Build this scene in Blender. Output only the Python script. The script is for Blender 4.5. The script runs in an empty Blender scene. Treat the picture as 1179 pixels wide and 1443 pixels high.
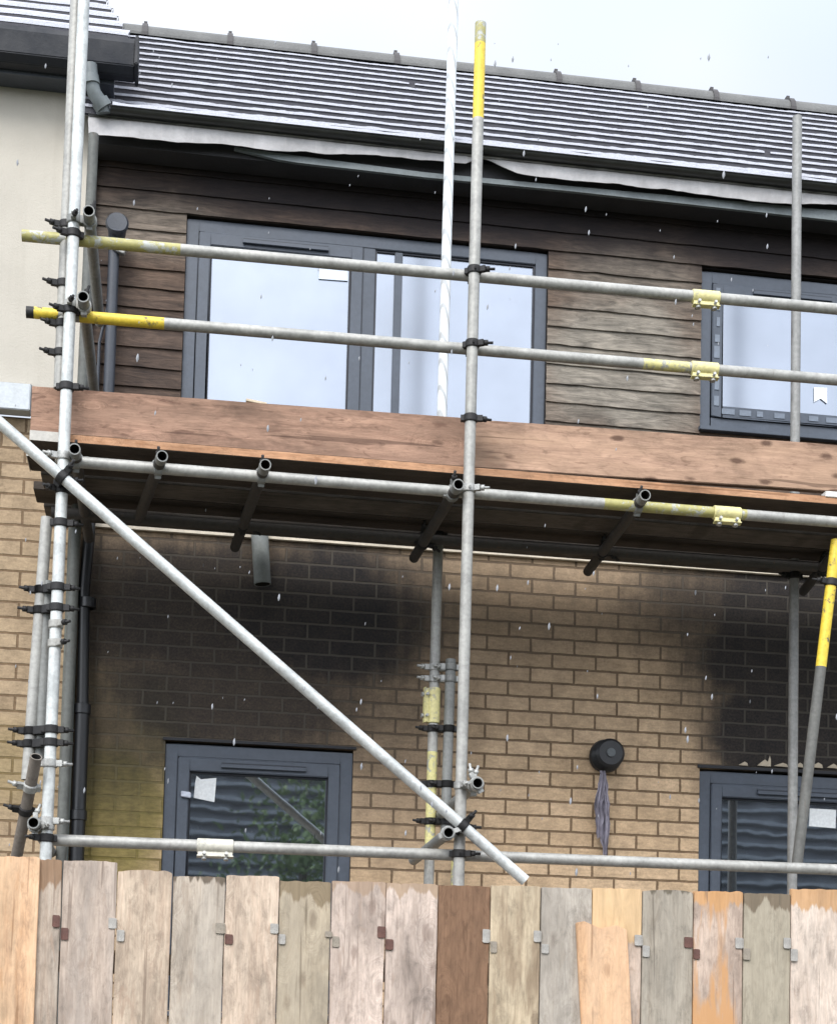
import bpy, bmesh, math, random
from mathutils import Vector, Matrix, noise as mnoise

# ------------------------------------------------------------------ camera, sky, sun, exposure
SC = bpy.context.scene
F_PX, CX, CY, PW, PH = 2300.0, 589.5, 1340.5, 1179.0, 1444.0
AX = Vector((0.98846423, 0.03343038, 0.1477189))      # world X seen from the camera (right, down, forward)
AY = Vector((0.02394148, -0.99756176, 0.06555406))    # world Z
AZ = AY.cross(AX) * 1.0
if AZ.z < 0: AZ = -AZ                                 # world Y (into the house)
CAM = Vector((0.0, -7.9708, 1.6))
cam_d = bpy.data.cameras.new('camera')
cam = bpy.data.objects.new('camera', cam_d)
SC.collection.objects.link(cam)
cam_d.sensor_fit = 'HORIZONTAL'; cam_d.sensor_width = 36.0
cam_d.lens = F_PX / PW * 36.0
cam_d.shift_x = 0.0
cam_d.shift_y = (CY - PH / 2) / PW
cam_d.clip_start = 0.05; cam_d.clip_end = 500.0
right = Vector((AX.x, AZ.x, AY.x)); down = Vector((AX.y, AZ.y, AY.y)); fwd = Vector((AX.z, AZ.z, AY.z))
R = Matrix((right, -down, -fwd)).transposed()
cam.matrix_world = Matrix.Translation(CAM) @ R.to_4x4()
SC.camera = cam

SUN_EL, SUN_AZ = math.radians(46), math.radians(202)   # azimuth clockwise from +Y
world = bpy.data.worlds.new('World'); SC.world = world; world.use_nodes = True
nt = world.node_tree; nt.nodes.clear()
w_out = nt.nodes.new('ShaderNodeOutputWorld')
sky = nt.nodes.new('ShaderNodeTexSky'); sky.sky_type = 'NISHITA'; sky.sun_disc = False
sky.sun_elevation = SUN_EL; sky.sun_rotation = SUN_AZ; sky.dust_density = 3.0
bg1 = nt.nodes.new('ShaderNodeBackground'); bg1.inputs['Strength'].default_value = 0.09
nt.links.new(sky.outputs[0], bg1.inputs['Color'])
# cloud cover: brightest overhead, thinning in patches
tcw = nt.nodes.new('ShaderNodeTexCoord'); sep = nt.nodes.new('ShaderNodeSeparateXYZ')
nt.links.new(tcw.outputs['Generated'], sep.inputs[0])
ramp = nt.nodes.new('ShaderNodeMapRange'); ramp.inputs['From Min'].default_value = -0.25; ramp.inputs['From Max'].default_value = 1.0
ramp.inputs['To Min'].default_value = 0.74; ramp.inputs['To Max'].default_value = 2.3
glow = nt.nodes.new('ShaderNodeVectorMath'); glow.operation = 'DOT_PRODUCT'          # cloud is brighter on the sun's side
glow.inputs[1].default_value = (math.sin(SUN_AZ) * math.cos(SUN_EL), math.cos(SUN_AZ) * math.cos(SUN_EL), math.sin(SUN_EL))
nt.links.new(tcw.outputs['Generated'], glow.inputs[0])
nt.links.new(glow.outputs['Value'], ramp.inputs['Value'])
cn = nt.nodes.new('ShaderNodeTexNoise'); cn.inputs['Scale'].default_value = 2.4; cn.inputs['Detail'].default_value = 3
nt.links.new(tcw.outputs['Generated'], cn.inputs['Vector'])
cr = nt.nodes.new('ShaderNodeValToRGB')
cr.color_ramp.elements[0].position = 0.38; cr.color_ramp.elements[0].color = (0.72, 0.81, 0.95, 1)
cr.color_ramp.elements[1].position = 0.66; cr.color_ramp.elements[1].color = (0.95, 0.96, 0.99, 1)
nt.links.new(cn.outputs[0], cr.inputs[0])
bg2 = nt.nodes.new('ShaderNodeBackground')
nt.links.new(cr.outputs[0], bg2.inputs['Color']); nt.links.new(ramp.outputs[0], bg2.inputs['Strength'])
mixw = nt.nodes.new('ShaderNodeMixShader'); mixw.inputs[0].default_value = 0.82
nt.links.new(bg1.outputs[0], mixw.inputs[1]); nt.links.new(bg2.outputs[0], mixw.inputs[2])
nt.links.new(mixw.outputs[0], w_out.inputs['Surface'])

sun_d = bpy.data.lights.new('sun', 'SUN'); sun_d.energy = 1.5; sun_d.angle = math.radians(25); sun_d.color = (1.0, 0.965, 0.92)
sun = bpy.data.objects.new('sun', sun_d); SC.collection.objects.link(sun)
sdir = Vector((math.sin(SUN_AZ) * math.cos(SUN_EL), math.cos(SUN_AZ) * math.cos(SUN_EL), math.sin(SUN_EL)))
sun.rotation_euler = sdir.to_track_quat('Z', 'Y').to_euler(); sun.location = (-4, -12, 14)
SC.view_settings.view_transform = 'Standard'; SC.view_settings.look = 'None'
SC.view_settings.exposure = 0.72; SC.view_settings.gamma = 1.0; SC.view_settings.use_curve_mapping = False

# ------------------------------------------------------------------ measuring helpers
def ray(px, py):
    d = right * ((px - CX) / F_PX) + down * ((py - CY) / F_PX) + fwd
    return d
def at(px, py, Y=0.0):
    d = ray(px, py); return CAM + d * ((Y - CAM.y) / d.y)
def at_z(px, py, Z):
    d = ray(px, py); return CAM + d * ((Z - CAM.z) / d.z)

# ------------------------------------------------------------------ materials
class G:
    def __init__(s, name):
        s.m = bpy.data.materials.new(name); s.m.use_nodes = True
        s.t = s.m.node_tree; s.t.nodes.clear()
        s.out = s.t.nodes.new('ShaderNodeOutputMaterial')
    def n(s, typ, attrs=None, **ins):
        nd = s.t.nodes.new('ShaderNode' + typ)
        for k, v in (attrs or {}).items(): setattr(nd, k, v)
        for k, v in ins.items():
            key = k
            if k[0] == 'i' and k[1:].isdigit(): sock = nd.inputs[int(k[1:])]
            else: sock = nd.inputs[key.replace('_', ' ')]
            if isinstance(v, bpy.types.NodeSocket): s.t.links.new(v, sock)
            else:
                if isinstance(v, tuple) and len(v) == 3 and sock.type == 'RGBA': v = v + (1,)
                sock.default_value = v
        return nd
    def obj(s): return s.n('TexCoord').outputs['Object']
    def mapped(s, vec, scale=(1, 1, 1), loc=(0, 0, 0), rot=(0, 0, 0)):
        return s.n('Mapping', i0=vec, i1=loc, i2=rot, i3=scale).outputs[0]
    def noise(s, vec, scale=5., detail=4., rough=.55, dist=0.):
        return s.n('TexNoise', Vector=vec, Scale=scale, Detail=detail, Roughness=rough, Distortion=dist).outputs[0]
    def ramp(s, fac, stops):
        r = s.n('ValToRGB', i0=fac); e = r.color_ramp.elements
        while len(e) < len(stops): e.new(0.5)
        for el, (p, c) in zip(e, stops):
            el.position = p; el.color = (c if isinstance(c, tuple) else (c, c, c)) + (1,)
        return r.outputs[0]
    def mix(s, fac, a, b, mode='MIX'):
        nd = s.n('MixRGB', {'blend_type': mode}, i0=fac, i1=a, i2=b); return nd.outputs[0]
    def math(s, op, a, b=0.0, c=None):
        kw = dict(i0=a, i1=b)
        if c is not None: kw['i2'] = c
        return s.n('Math', {'operation': op}, **kw).outputs[0]
    def rng(s, v, a, b, c=0., d=1., smooth=False):
        nd = s.n('MapRange', {'interpolation_type': 'SMOOTHSTEP' if smooth else 'LINEAR'}, i0=v)
        nd.inputs[1].default_value = a; nd.inputs[2].default_value = b; nd.inputs[3].default_value = c; nd.inputs[4].default_value = d
        return nd.outputs[0]
    def bump(s, h, dist=.002, strength=1.):
        return s.n('Bump', Height=h, Distance=dist, Strength=strength).outputs[0]
    def done(s, **kw):
        p = s.n('BsdfPrincipled', **kw); s.t.links.new(p.outputs[0], s.out.inputs[0]); return s.m
    def sepxyz(s, v):
        nd = s.n('SeparateXYZ', i0=v); return nd.outputs

def m_plain(name, col, rough=.6, metal=0., var=.25, scale=8., bump=.001, spec=.5):
    g = G(name); o = g.obj(); nz = g.noise(o, scale, 6, .6); fine = g.noise(o, scale * 9, 4, .6)
    c = g.mix(1.0, col, g.ramp(nz, [(.3, 1 - var), (.7, 1 + var * .5)]), 'MULTIPLY')
    c = g.mix(.5, c, g.mix(1.0, c, g.ramp(fine, [(.3, .75), (.7, 1.15)]), 'MULTIPLY'))
    r = g.rng(nz, .3, .7, max(.05, rough - .1), min(1, rough + .12))
    return g.done(Base_Color=c, Roughness=r, Metallic=metal, Normal=g.bump(fine, bump), **{'Specular IOR Level': spec})

def m_galv(name, col=(.46, .47, .46), rust=.35, rough=.5, metal=.3, rustcol=(.09, .055, .035)):
    g = G(name); o = g.obj()
    a = g.noise(g.mapped(o, (1, 1, 1)), 7, 6, .65, .4); b = g.noise(o, 55, 4, .6); cst = g.noise(g.mapped(o, (30, 30, 3)), 1.5, 5, .65)
    c = g.mix(1.0, col, g.ramp(a, [(.28, .66), (.5, .96), (.75, 1.22)]), 'MULTIPLY')
    c = g.mix(.6, c, g.mix(1.0, c, g.ramp(b, [(.35, .72), (.65, 1.12)]), 'MULTIPLY'))
    rm = g.math('MULTIPLY', g.ramp(cst, [(.58, 0.), (.72, 1.)]), rust)
    c = g.mix(rm, c, rustcol)
    me = g.math('MULTIPLY', g.math('SUBTRACT', 1.0, rm), metal)
    return g.done(Base_Color=c, Roughness=g.rng(a, .3, .7, rough - .1, rough + .15), Metallic=me, Normal=g.bump(b, .0006))

def m_chip(name, col, under, amount=.5, rough=.5):
    g = G(name); o = g.obj(); a = g.noise(o, 16, 7, .7, .5); b = g.noise(o, 60, 4, .6)
    k = g.ramp(g.mix(.25, a, b), [(amount - .03, 1.), (amount + .03, 0.)])
    c0 = g.mix(1.0, col, g.ramp(b, [(.3, .8), (.7, 1.1)]), 'MULTIPLY')
    c = g.mix(k, c0, under)
    return g.done(Base_Color=c, Roughness=rough, Normal=g.bump(g.math('SUBTRACT', 1., k), .0008))

def m_wood(name, col, dark, axis='Z', seed=0., knots=1., grey=None, greyamt=0., top=None, topz=0., topd=.1, rough=.82, contrast=1., streak=None, streakamt=0.):
    """grain runs along axis; top = colour of a stained band hanging from the board's top edge"""
    g = G(name); o = g.obj()
    ofs = (seed * 3.17, seed * 1.31, seed * 7.77)
    sc = {'Z': (1, 1, .10), 'X': (.10, 1, 1), 'Y': (1, .1, 1)}[axis]
    sk = {'Z': (1, 0, .42), 'X': (.42, 0, 1), 'Y': (1, .42, 0)}[axis]
    v = g.mapped(o, sc, ofs)
    kv = g.n('TexVoronoi', Vector=g.mapped(g.mix(.05, o, g.n('TexNoise', Vector=o, Scale=6.).outputs[1]), sk, ofs), Scale=8.5, Randomness=.9)
    kd = g.math('ADD', kv.outputs['Distance'], g.rng(g.sepxyz(kv.outputs['Color'])[0], .52, .60, 1., 0.))
    knot = g.ramp(kd, [(.085, 1.), (.15, 0.)])
    ring = g.ramp(kd, [(.12, 1.), (.46, 0.)])
    warp = g.mix(g.math('MULTIPLY', ring, .22), v, g.mapped(o, (3, 3, 3), ofs))
    gr = g.noise(warp, 26, 7, .62, 1.2)
    big = g.noise(g.mapped(o, tuple(.35 + .65 * x for x in sc), ofs), 5.5, 5, .6, .6)
    fib = g.noise(v, 150, 3, .6)
    spl = g.noise(g.mapped(o, tuple(.45 + .55 * x for x in sc), ofs), 30, 7, .75, .5)
    lo, hi = 1 - .42 * contrast, 1 + .22 * contrast
    c = g.mix(g.ramp(gr, [(.32, 0.), (.66, 1.)]), g.mix(.55, col, dark), col)
    c = g.mix(1., c, g.ramp(big, [(.28, lo), (.52, 1.), (.76, hi)]), 'MULTIPLY')
    c = g.mix(1., c, g.ramp(fib, [(.3, .82), (.7, 1.08)]), 'MULTIPLY')
    c = g.mix(.8, c, g.mix(1., c, g.ramp(spl, [(.33, .58), (.5, .98), (.68, 1.14)]), 'MULTIPLY'))
    fl = g.noise(g.mapped(o, tuple(.2 + .8 * x for x in sc), (ofs[0] + 2, ofs[1] + 5, ofs[2])), 34, 3, .55, .8)
    c = g.mix(g.math('MULTIPLY', g.ramp(fl, [(.60, 0.), (.68, 1.)]), .45 * contrast), c, dark)
    if grey:
        gm = g.math('MULTIPLY', g.ramp(g.noise(g.mapped(o, sc, (ofs[0] + 9, ofs[1], ofs[2])), 9, 5, .65, .7), [(.38, 0.), (.62, 1.)]), greyamt)
        c = g.mix(gm, c, grey)
    if streak:
        sm = g.math('MULTIPLY', g.ramp(g.noise(g.mapped(o, (1, 1, .16), (ofs[0] + 4, 0, ofs[2])), 11, 4, .6, .3), [(.52, 0.), (.6, 1.)]), streakamt)
        c = g.mix(sm, c, streak)
    if top:
        z = g.sepxyz(o)[2]
        jag = g.math('MULTIPLY', g.math('SUBTRACT', g.noise(g.mapped(o, (1, 1, .12), ofs), 24, 4, .6), .5), .16)
        jag2 = g.math('ADD', z, jag)
        tm = g.rng(jag2, topz - topd - .006, topz - topd + .006)
        c = g.mix(g.math('MULTIPLY', tm, .85), c, g.mix(1., top, g.ramp(gr, [(.3, .7), (.7, 1.1)]), 'MULTIPLY'))
    c = g.mix(g.math('MULTIPLY', knot, .75 * knots), c, g.mix(.8, col, (dark[0] * .35, dark[1] * .3, dark[2] * .28)))
    k2 = g.n('TexVoronoi', Vector=g.mapped(o, sk, (ofs[0] + 3.3, ofs[1], ofs[2] + 1.7)), Scale=15., Randomness=1.)
    k2d = g.math('ADD', k2.outputs['Distance'], g.rng(g.sepxyz(k2.outputs['Color'])[1], .34, .40, 0., 1.))
    k2d = g.math('ADD', k2d, g.math('MULTIPLY', g.math('SUBTRACT', spl, .5), .25))
    c = g.mix(g.math('MULTIPLY', g.ramp(k2d, [(.13, 1.), (.26, 0.)]), .62 * knots), c, (dark[0] * .55, dark[1] * .5, dark[2] * .5))
    ck = g.noise(g.mapped(o, tuple(.03 if x < 1 else 1 for x in sc), (ofs[0] + 7, ofs[1], ofs[2])), 46, 2, .5, .3)
    c = g.mix(g.ramp(ck, [(.665, 0.), (.69, .55)]), c, (dark[0] * .5, dark[1] * .5, dark[2] * .5))
    h = g.math('ADD', g.math('MULTIPLY', gr, .6), g.math('MULTIPLY', fib, .4))
    return g.done(Base_Color=c, Roughness=rough, Normal=g.bump(h, .0025), **{'Specular IOR Level': .3})

def blobs(g, pos, lst, wob=.35, seed=0., extra=None):
    """soft stain mask in wall coordinates: (x, z, rx, rz, strength, softness)"""
    nz = g.noise(g.mapped(pos, (1, 1, 1), (seed, 0, 0)), 3.0, 6, .62)
    nz = g.math('MULTIPLY', g.math('SUBTRACT', nz, .5), wob * 2)
    if extra is not None: nz = g.math('ADD', nz, extra)
    tot = None
    for (x, z, rx, rz, st, so) in lst:
        q = g.mapped(pos, (1 / rx, 0, 1 / rz), (-x / rx, 0, -z / rz))
        d = g.n('VectorMath', {'operation': 'LENGTH'}, i0=q).outputs['Value']
        d = g.math('ADD', d, nz)
        k = g.rng(d, 1.0 - so, 1.0 + so, st, 0., True)
        tot = k if tot is None else g.math('MAXIMUM', tot, k)
    return tot

def m_brick(name, soot=(), algae=(), phase=(0, 0), c1=(.58, .42, .27), c2=(.48, .343, .213), mort=(.185, .125, .075), grime=()):
    g = G(name); pos = g.obj(); s = g.sepxyz(pos)
    v = g.n('CombineXYZ', i0=g.math('ADD', s[0], s[1]), i1=s[2], i2=0.).outputs[0]
    wv = g.mix(.006, v, g.n('TexNoise', Vector=pos, Scale=18.).outputs[1])
    v2 = g.mapped(wv, (1, 1, 1), (phase[0], phase[1], 0))
    bt = g.n('TexBrick', {'offset': .5, 'offset_frequency': 2, 'squash': 1.}, Vector=v2, Color1=c1 + (1,), Color2=c2 + (1,), Mortar=mort + (1,),
             Scale=1., Mortar_Size=.0062, Mortar_Smooth=.25, Bias=-.1, Brick_Width=.225, Row_Height=.075)
    fac = bt.outputs['Fac']
    nz = g.noise(pos, 9, 6, .65); fine = g.noise(pos, 90, 5, .7); mid = g.noise(g.mapped(pos, (1, 1, 3)), 22, 5, .6)
    c = g.mix(1., bt.outputs['Color'], g.ramp(nz, [(.3, .74), (.52, 1.), (.75, 1.18)]), 'MULTIPLY')
    c = g.mix(1., c, g.ramp(mid, [(.3, .80), (.7, 1.15)]), 'MULTIPLY')
    c = g.mix(1., c, g.ramp(fine, [(.3, .8), (.7, 1.12)]), 'MULTIPLY')
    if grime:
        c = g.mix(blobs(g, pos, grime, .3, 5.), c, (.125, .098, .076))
    if algae:
        c = g.mix(blobs(g, pos, algae, .5, 3.), c, g.mix(1., (.20, .165, .045), g.ramp(mid, [(.3, .7), (.7, 1.2)]), 'MULTIPLY'))
    if soot:
        bv = g.n('TexBrick', {'offset': .5, 'offset_frequency': 2, 'squash': 1.}, Vector=v2, Color1=(0, 0, 0, 1), Color2=(1, 1, 1, 1), Mortar=(.5, .5, .5, 1),
             Scale=1., Mortar_Size=.0062, Mortar_Smooth=.25, Bias=0., Brick_Width=.225, Row_Height=.075).outputs['Color']
        stk = g.noise(g.mapped(pos, (11, 1, .9)), 1.6, 5, .6)
        ex = g.math('ADD', g.math('MULTIPLY', g.math('SUBTRACT', g.sepxyz(bv)[0], .5), .07), g.math('MULTIPLY', g.math('SUBTRACT', stk, .5), .35))
        k = blobs(g, pos, soot, .34, 0., ex)
        k = g.math('MULTIPLY', k, g.rng(fine, .25, .7, 1.0, .93))
        sc = g.mix(fac, g.mix(nz, (.007, .009, .014), (.021, .021, .022)), (.066, .060, .052))
        c = g.mix(k, c, sc)
    h = g.math('ADD', g.math('MULTIPLY', g.math('SUBTRACT', 1., fac), 1.0), g.math('MULTIPLY', fine, .18))
    return g.done(Base_Color=c, Roughness=.9, Normal=g.bump(h, .006), **{'Specular IOR Level': .2})

def m_clad(name, soot, pale):
    g = G(name); pos = g.obj(); s = g.sepxyz(pos)
    row = g.math('FLOOR', g.math('DIVIDE', s[2], .1))
    rv = g.n('CombineXYZ', i0=0., i1=row, i2=row).outputs[0]
    v = g.n('VectorMath', {'operation': 'ADD'}, i0=g.mapped(pos, (.16, 1, 1)), i1=g.n('VectorMath', {'operation': 'SCALE'}, i0=rv, Scale=3.71).outputs[0]).outputs[0]
    gr = g.noise(v, 28, 7, .65, 1.4); fib = g.noise(v, 120, 3, .6); nz = g.noise(pos, 5, 6, .65)
    wn = g.n('TexWhiteNoise', {'noise_dimensions': '1D'}, W=row).outputs[0]
    base = g.mix(g.ramp(gr, [(.32, 0.), (.66, 1.)]), (.055, .038, .029), (.16, .108, .078))
    base = g.mix(1., base, g.ramp(wn, [(0., .78), (1., 1.2)]), 'MULTIPLY')
    pl = g.mix(g.ramp(gr, [(.34, 0.), (.62, 1.)]), (.13, .117, .098), (.29, .26, .215))
    base = g.mix(blobs(g, pos, pale, .5, 2.), base, pl)
    base = g.mix(1., base, g.ramp(nz, [(.3, .7), (.7, 1.2)]), 'MULTIPLY')
    base = g.mix(1., base, g.ramp(fib, [(.3, .8), (.7, 1.1)]), 'MULTIPLY')
    k = blobs(g, pos, soot, .35, 7.)
    c = g.mix(k, base, g.mix(gr, (.012, .011, .013), (.028, .022, .022)))
    return g.done(Base_Color=c, Roughness=.8, Normal=g.bump(g.math('ADD', gr, g.math('MULTIPLY', fib, .4)), .004), **{'Specular IOR Level': .25})

def m_glass(name, refl=.42, tint=(.80, .88, 1.0), base=(.012, .015, .018), wave=.0016, rough=.02):
    g = G(name); o = g.obj()
    nz = g.noise(o, 3.2, 2, .5); n2 = g.noise(o, 2.2, 3, .5)
    bmp = g.bump(nz, wave)
    gl = g.n('BsdfGlossy', Color=tint + (1,), Roughness=rough, Normal=bmp)
    df = g.n('BsdfPrincipled', Base_Color=base + (1,), Roughness=.25)
    fr = g.n('Fresnel', IOR=1.5)
    f = g.math('MINIMUM', g.math('ADD', g.math('MULTIPLY', fr.outputs[0], .9), g.math('ADD', refl, g.rng(n2, .3, .7, -.03, .03))), .95)
    mx = g.n('MixShader', i0=f, i1=df.outputs[0], i2=gl.outputs[0])
    g.t.links.new(mx.outputs[0], g.out.inputs[0]); return g.m

def m_leaf(name, a, b):
    g = G(name); o = g.obj()
    c = g.mix(g.ramp(g.noise(o, 1.6, 4, .6), [(.35, 0.), (.65, 1.)]), a, b)
    return g.done(Base_Color=c, Roughness=.7)

# ------------------------------------------------------------------ mesh helpers
class MB:
    def __init__(s): s.v = []; s.f = []; s.m = []; s.sm = []
    def add(s, vs, fs, mi=0, smooth=False):
        b = len(s.v); s.v += [Vector(v) for v in vs]
        for f in fs: s.f.append([b + i for i in f]); s.m.append(mi); s.sm.append(smooth)
    def box(s, a, b, mi=0):
        x0, y0, z0 = a; x1, y1, z1 = b
        s.add([(x0, y0, z0), (x1, y0, z0), (x1, y1, z0), (x0, y1, z0), (x0, y0, z1), (x1, y0, z1), (x1, y1, z1), (x0, y1, z1)],
              [(0, 3, 2, 1), (4, 5, 6, 7), (0, 1, 5, 4), (1, 2, 6, 5), (2, 3, 7, 6), (3, 0, 4, 7)], mi)
    def obox(s, c, ux, uy, uz, mi=0):
        """oriented box: centre and three half vectors"""
        c = Vector(c); vs = [c + ux * i + uy * j + uz * k for k in (-1, 1) for (i, j) in ((-1, -1), (1, -1), (1, 1), (-1, 1))]
        s.add(vs, [(0, 3, 2, 1), (4, 5, 6, 7), (0, 1, 5, 4), (1, 2, 6, 5), (2, 3, 7, 6), (3, 0, 4, 7)], mi)
    def frame(s, d):
        d = d.normalized(); a = Vector((0, 0, 1)) if abs(d.z) < .9 else Vector((1, 0, 0))
        u = d.cross(a).normalized(); return u, d.cross(u).normalized()
    def pipe(s, p0, p1, r=.02415, ri=.0195, segs=((1., 0),), n=18, deep=.06, inner=None):
        """hollow tube open at both ends; segs = (end fraction, material index)"""
        p0 = Vector(p0); p1 = Vector(p1); d = p1 - p0; u, w = s.frame(d); L = d.length
        ring = lambda t, rr: [p0 + d * t + (u * math.cos(2 * math.pi * i / n) + w * math.sin(2 * math.pi * i / n)) * rr for i in range(n)]
        quad = [(i, (i + 1) % n, n + (i + 1) % n, n + i) for i in range(n)]
        t0 = 0.
        for t1, mi in segs:
            s.add(ring(t0, r) + ring(t1, r), quad, mi, True); t0 = t1
        im = inner if inner is not None else segs[0][1]
        for t, sg in ((0., 1), (1., -1)):
            k = min(deep / L, .3) * sg
            s.add(ring(t, ri) + ring(t, r), quad, segs[0][1] if t == 0 else segs[-1][1])
            s.add(ring(t + k, ri) + ring(t, ri), quad, im, True)
            s.add(ring(t + k, ri), [tuple(range(n))], im)
    def rod(s, pts, r, n=10, mi=0, cap=True):
        pts = [Vector(p) for p in pts]; rs = r if isinstance(r, (list, tuple)) else [r] * len(pts); vs = []; pu = None
        for i, p in enumerate(pts):
            d = (pts[min(i + 1, len(pts) - 1)] - pts[max(i - 1, 0)]).normalized()
            if pu is None: u, w = s.frame(d)
            else: u = (pu - d * pu.dot(d)).normalized(); w = d.cross(u)
            pu = u
            vs += [p + (u * math.cos(2 * math.pi * k / n) + w * math.sin(2 * math.pi * k / n)) * rs[i] for k in range(n)]
        fs = [(i * n + k, i * n + (k + 1) % n, (i + 1) * n + (k + 1) % n, (i + 1) * n + k) for i in range(len(pts) - 1) for k in range(n)]
        s.add(vs, fs, mi, True)
        if cap:
            s.add(vs[:n], [tuple(range(n))[::-1]], mi); s.add(vs[-n:], [tuple(range(n))], mi)
    def band(s, c, d, r0, r1, w, mi=0, n=18):
        """short ring round axis d"""
        c = Vector(c); d = Vector(d).normalized(); u, v = s.frame(d)
        ring = lambda rr, o: [c + d * o + (u * math.cos(2 * math.pi * i / n) + v * math.sin(2 * math.pi * i / n)) * rr for i in range(n)]
        quad = [(i, (i + 1) % n, n + (i + 1) % n, n + i) for i in range(n)]
        h = w / 2; e = .003
        A, B, C2, D, E, Fr = ring(r0, -h), ring(r1 - e, -h), ring(r1, -h + e), ring(r1, h - e), ring(r1 - e, h), ring(r0, h)
        for a, b in ((A, B), (B, C2), (C2, D), (D, E), (E, Fr)): s.add(a + b, quad, mi, True)
    def poly_prism(s, pts, d, mi=0):
        """closed outline extruded by vector d"""
        pts = [Vector(p) for p in pts]; d = Vector(d); n = len(pts)
        s.add(pts + [p + d for p in pts], [tuple(range(n)), tuple(range(n, 2 * n))[::-1]] + [(i, n + i, n + (i + 1) % n, (i + 1) % n) for i in range(n)], mi)
    def sheet(s, rows, mi=0, smooth=True, thick=None):
        """grid of points; thick = offset vector for a closed back"""
        nr, nc = len(rows), len(rows[0]); vs = [Vector(p) for r in rows for p in r]
        q = [(i * nc + j, i * nc + j + 1, (i + 1) * nc + j + 1, (i + 1) * nc + j) for i in range(nr - 1) for j in range(nc - 1)]
        s.add(vs, q, mi, smooth)
        if thick is not None:
            t = Vector(thick); s.add([p + t for p in vs], [f[::-1] for f in q], mi, smooth)
            edge = [j for j in range(nc)] + [i * nc + nc - 1 for i in range(1, nr)] + [(nr - 1) * nc + j for j in range(nc - 2, -1, -1)] + [i * nc for i in range(nr - 2, 0, -1)]
            ev = [vs[i] for i in edge]; m = len(ev)
            s.add(ev + [p + t for p in ev], [(i, m + i, m + (i + 1) % m, (i + 1) % m) for i in range(m)], mi)

def obj(name, mb, mats, parent=None, keep=False, bevel=0., fix=True):
    me = bpy.data.meshes.new(name)
    if keep: o0 = parent_world(parent) if parent else Vector((0, 0, 0))
    else:
        xs = [v.x for v in mb.v]; ys = [v.y for v in mb.v]; zs = [v.z for v in mb.v]
        o0 = Vector(((min(xs) + max(xs)) / 2, (min(ys) + max(ys)) / 2, (min(zs) + max(zs)) / 2))
    me.from_pydata([v - o0 for v in mb.v], [], mb.f)
    for m in (mats if isinstance(mats, (list, tuple)) else [mats]): me.materials.append(m)
    for p, mi, sm in zip(me.polygons, mb.m, mb.sm): p.material_index = mi; p.use_smooth = sm
    bm = bmesh.new(); bm.from_mesh(me)
    bmesh.ops.remove_doubles(bm, verts=bm.verts, dist=1e-6)
    if bevel:
        es = [e for e in bm.edges if len(e.link_faces) == 2 and e.calc_face_angle(0) > .6]
        bmesh.ops.bevel(bm, geom=es, offset=bevel, segments=2, affect='EDGES', clamp_overlap=True)
    if fix: bmesh.ops.recalc_face_normals(bm, faces=bm.faces)
    for e in bm.edges:
        if len(e.link_faces) == 2 and e.calc_face_angle(0) > .75: e.smooth = False
    bm.to_mesh(me); bm.free()
    o = bpy.data.objects.new(name, me); SC.collection.objects.link(o)
    if parent: o.parent = parent; o.location = o0 - parent_world(parent)
    else: o.location = o0
    return o
def parent_world(p):
    v = Vector((0, 0, 0))
    while p: v = v + Vector(p.location); p = p.parent
    return v
def thing(name, label, cat, loc, group=None):
    o = bpy.data.objects.new(name, None); SC.collection.objects.link(o); o.location = loc; o.empty_display_size = .1
    o['label'] = label; o['category'] = cat
    if group: o['group'] = group
    return o
def tag(o, label, cat, group=None):
    o['label'] = label; o['category'] = cat
    if group: o['group'] = group
    return o
def lab(o, label): o['label'] = label; return o

RND = random.Random(7)
def fbm(x, y=0., z=0.): return mnoise.fractal(Vector((x, y, z)), 1.0, 2.0, 4)

# ------------------------------------------------------------------ material set
GALV = m_galv('galvanised_steel', (.365, .36, .335), metal=.2)
GALV_M = m_galv('grey_steel', (.26, .26, .25), .45, .55, .2); GALV_D = m_galv('dull_steel', (.23, .235, .225), .6, .6, .2)
RUSTY_SHADE = m_galv('rusty_steel_in_shade', (.055, .05, .046), .7, .75, .1)  # near-black base holds the shade under the boards, rust streaks over it
GALV_L = m_galv('bright_steel', (.56, .58, .565), .12, .42, .2)
YEL = m_chip('yellow_paint', (.72, .53, .05), (.11, .10, .085), .40)
YELP = m_chip('faded_yellow_paint', (.60, .55, .24), (.33, .33, .30), .47)
OLIV = m_chip('mossy_yellow_paint', (.36, .33, .12), (.40, .41, .38), .46)
IRON = m_plain('black_iron', (.028, .027, .027), .55, .5, .4, 30, .001)
IRON_L = m_plain('zinc_iron', (.42, .42, .40), .5, .55, .4, 30, .001)
HOLE = m_plain('tube_inside', (.02, .018, .016), .9)
FRAME = m_plain('grey_blue_window_frame', (.062, .076, .100), .42, 0., .18, 5, .0003)
FRAME_D = m_plain('dark_window_gasket', (.014, .017, .026), .5)
GLASS_HI = m_glass('upper_glass', .27, (.78, .86, 1.0), rough=.27)
GLASS_LO = m_glass('lower_glass', .42, (.80, .89, .97), wave=.0004)
PAPER = m_plain('white_paper', (.74, .76, .76), .8, 0, .08)
SLATE = m_plain('slate_grey_tile', (.066, .065, .078), .72, 0., .35, 6, .003)
SNOW = m_plain('snow', (.43, .44, .49), .65, 0., .06, 12, .004)
RIDGE = m_plain('ridge_tile_grey', (.135, .135, .13), .8, 0., .3, 7, .003)
PVC_K = m_plain('black_plastic', (.011, .012, .014), .38, 0., .3, 6, .0004)
PVC_G = m_plain('grey_plastic_pipe', (.135, .155, .16), .5, 0., .25, 7, .0004)
GUTTER = m_plain('olive_black_gutter', (.030, .032, .028), .45, 0., .3, 7, .0006)
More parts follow.
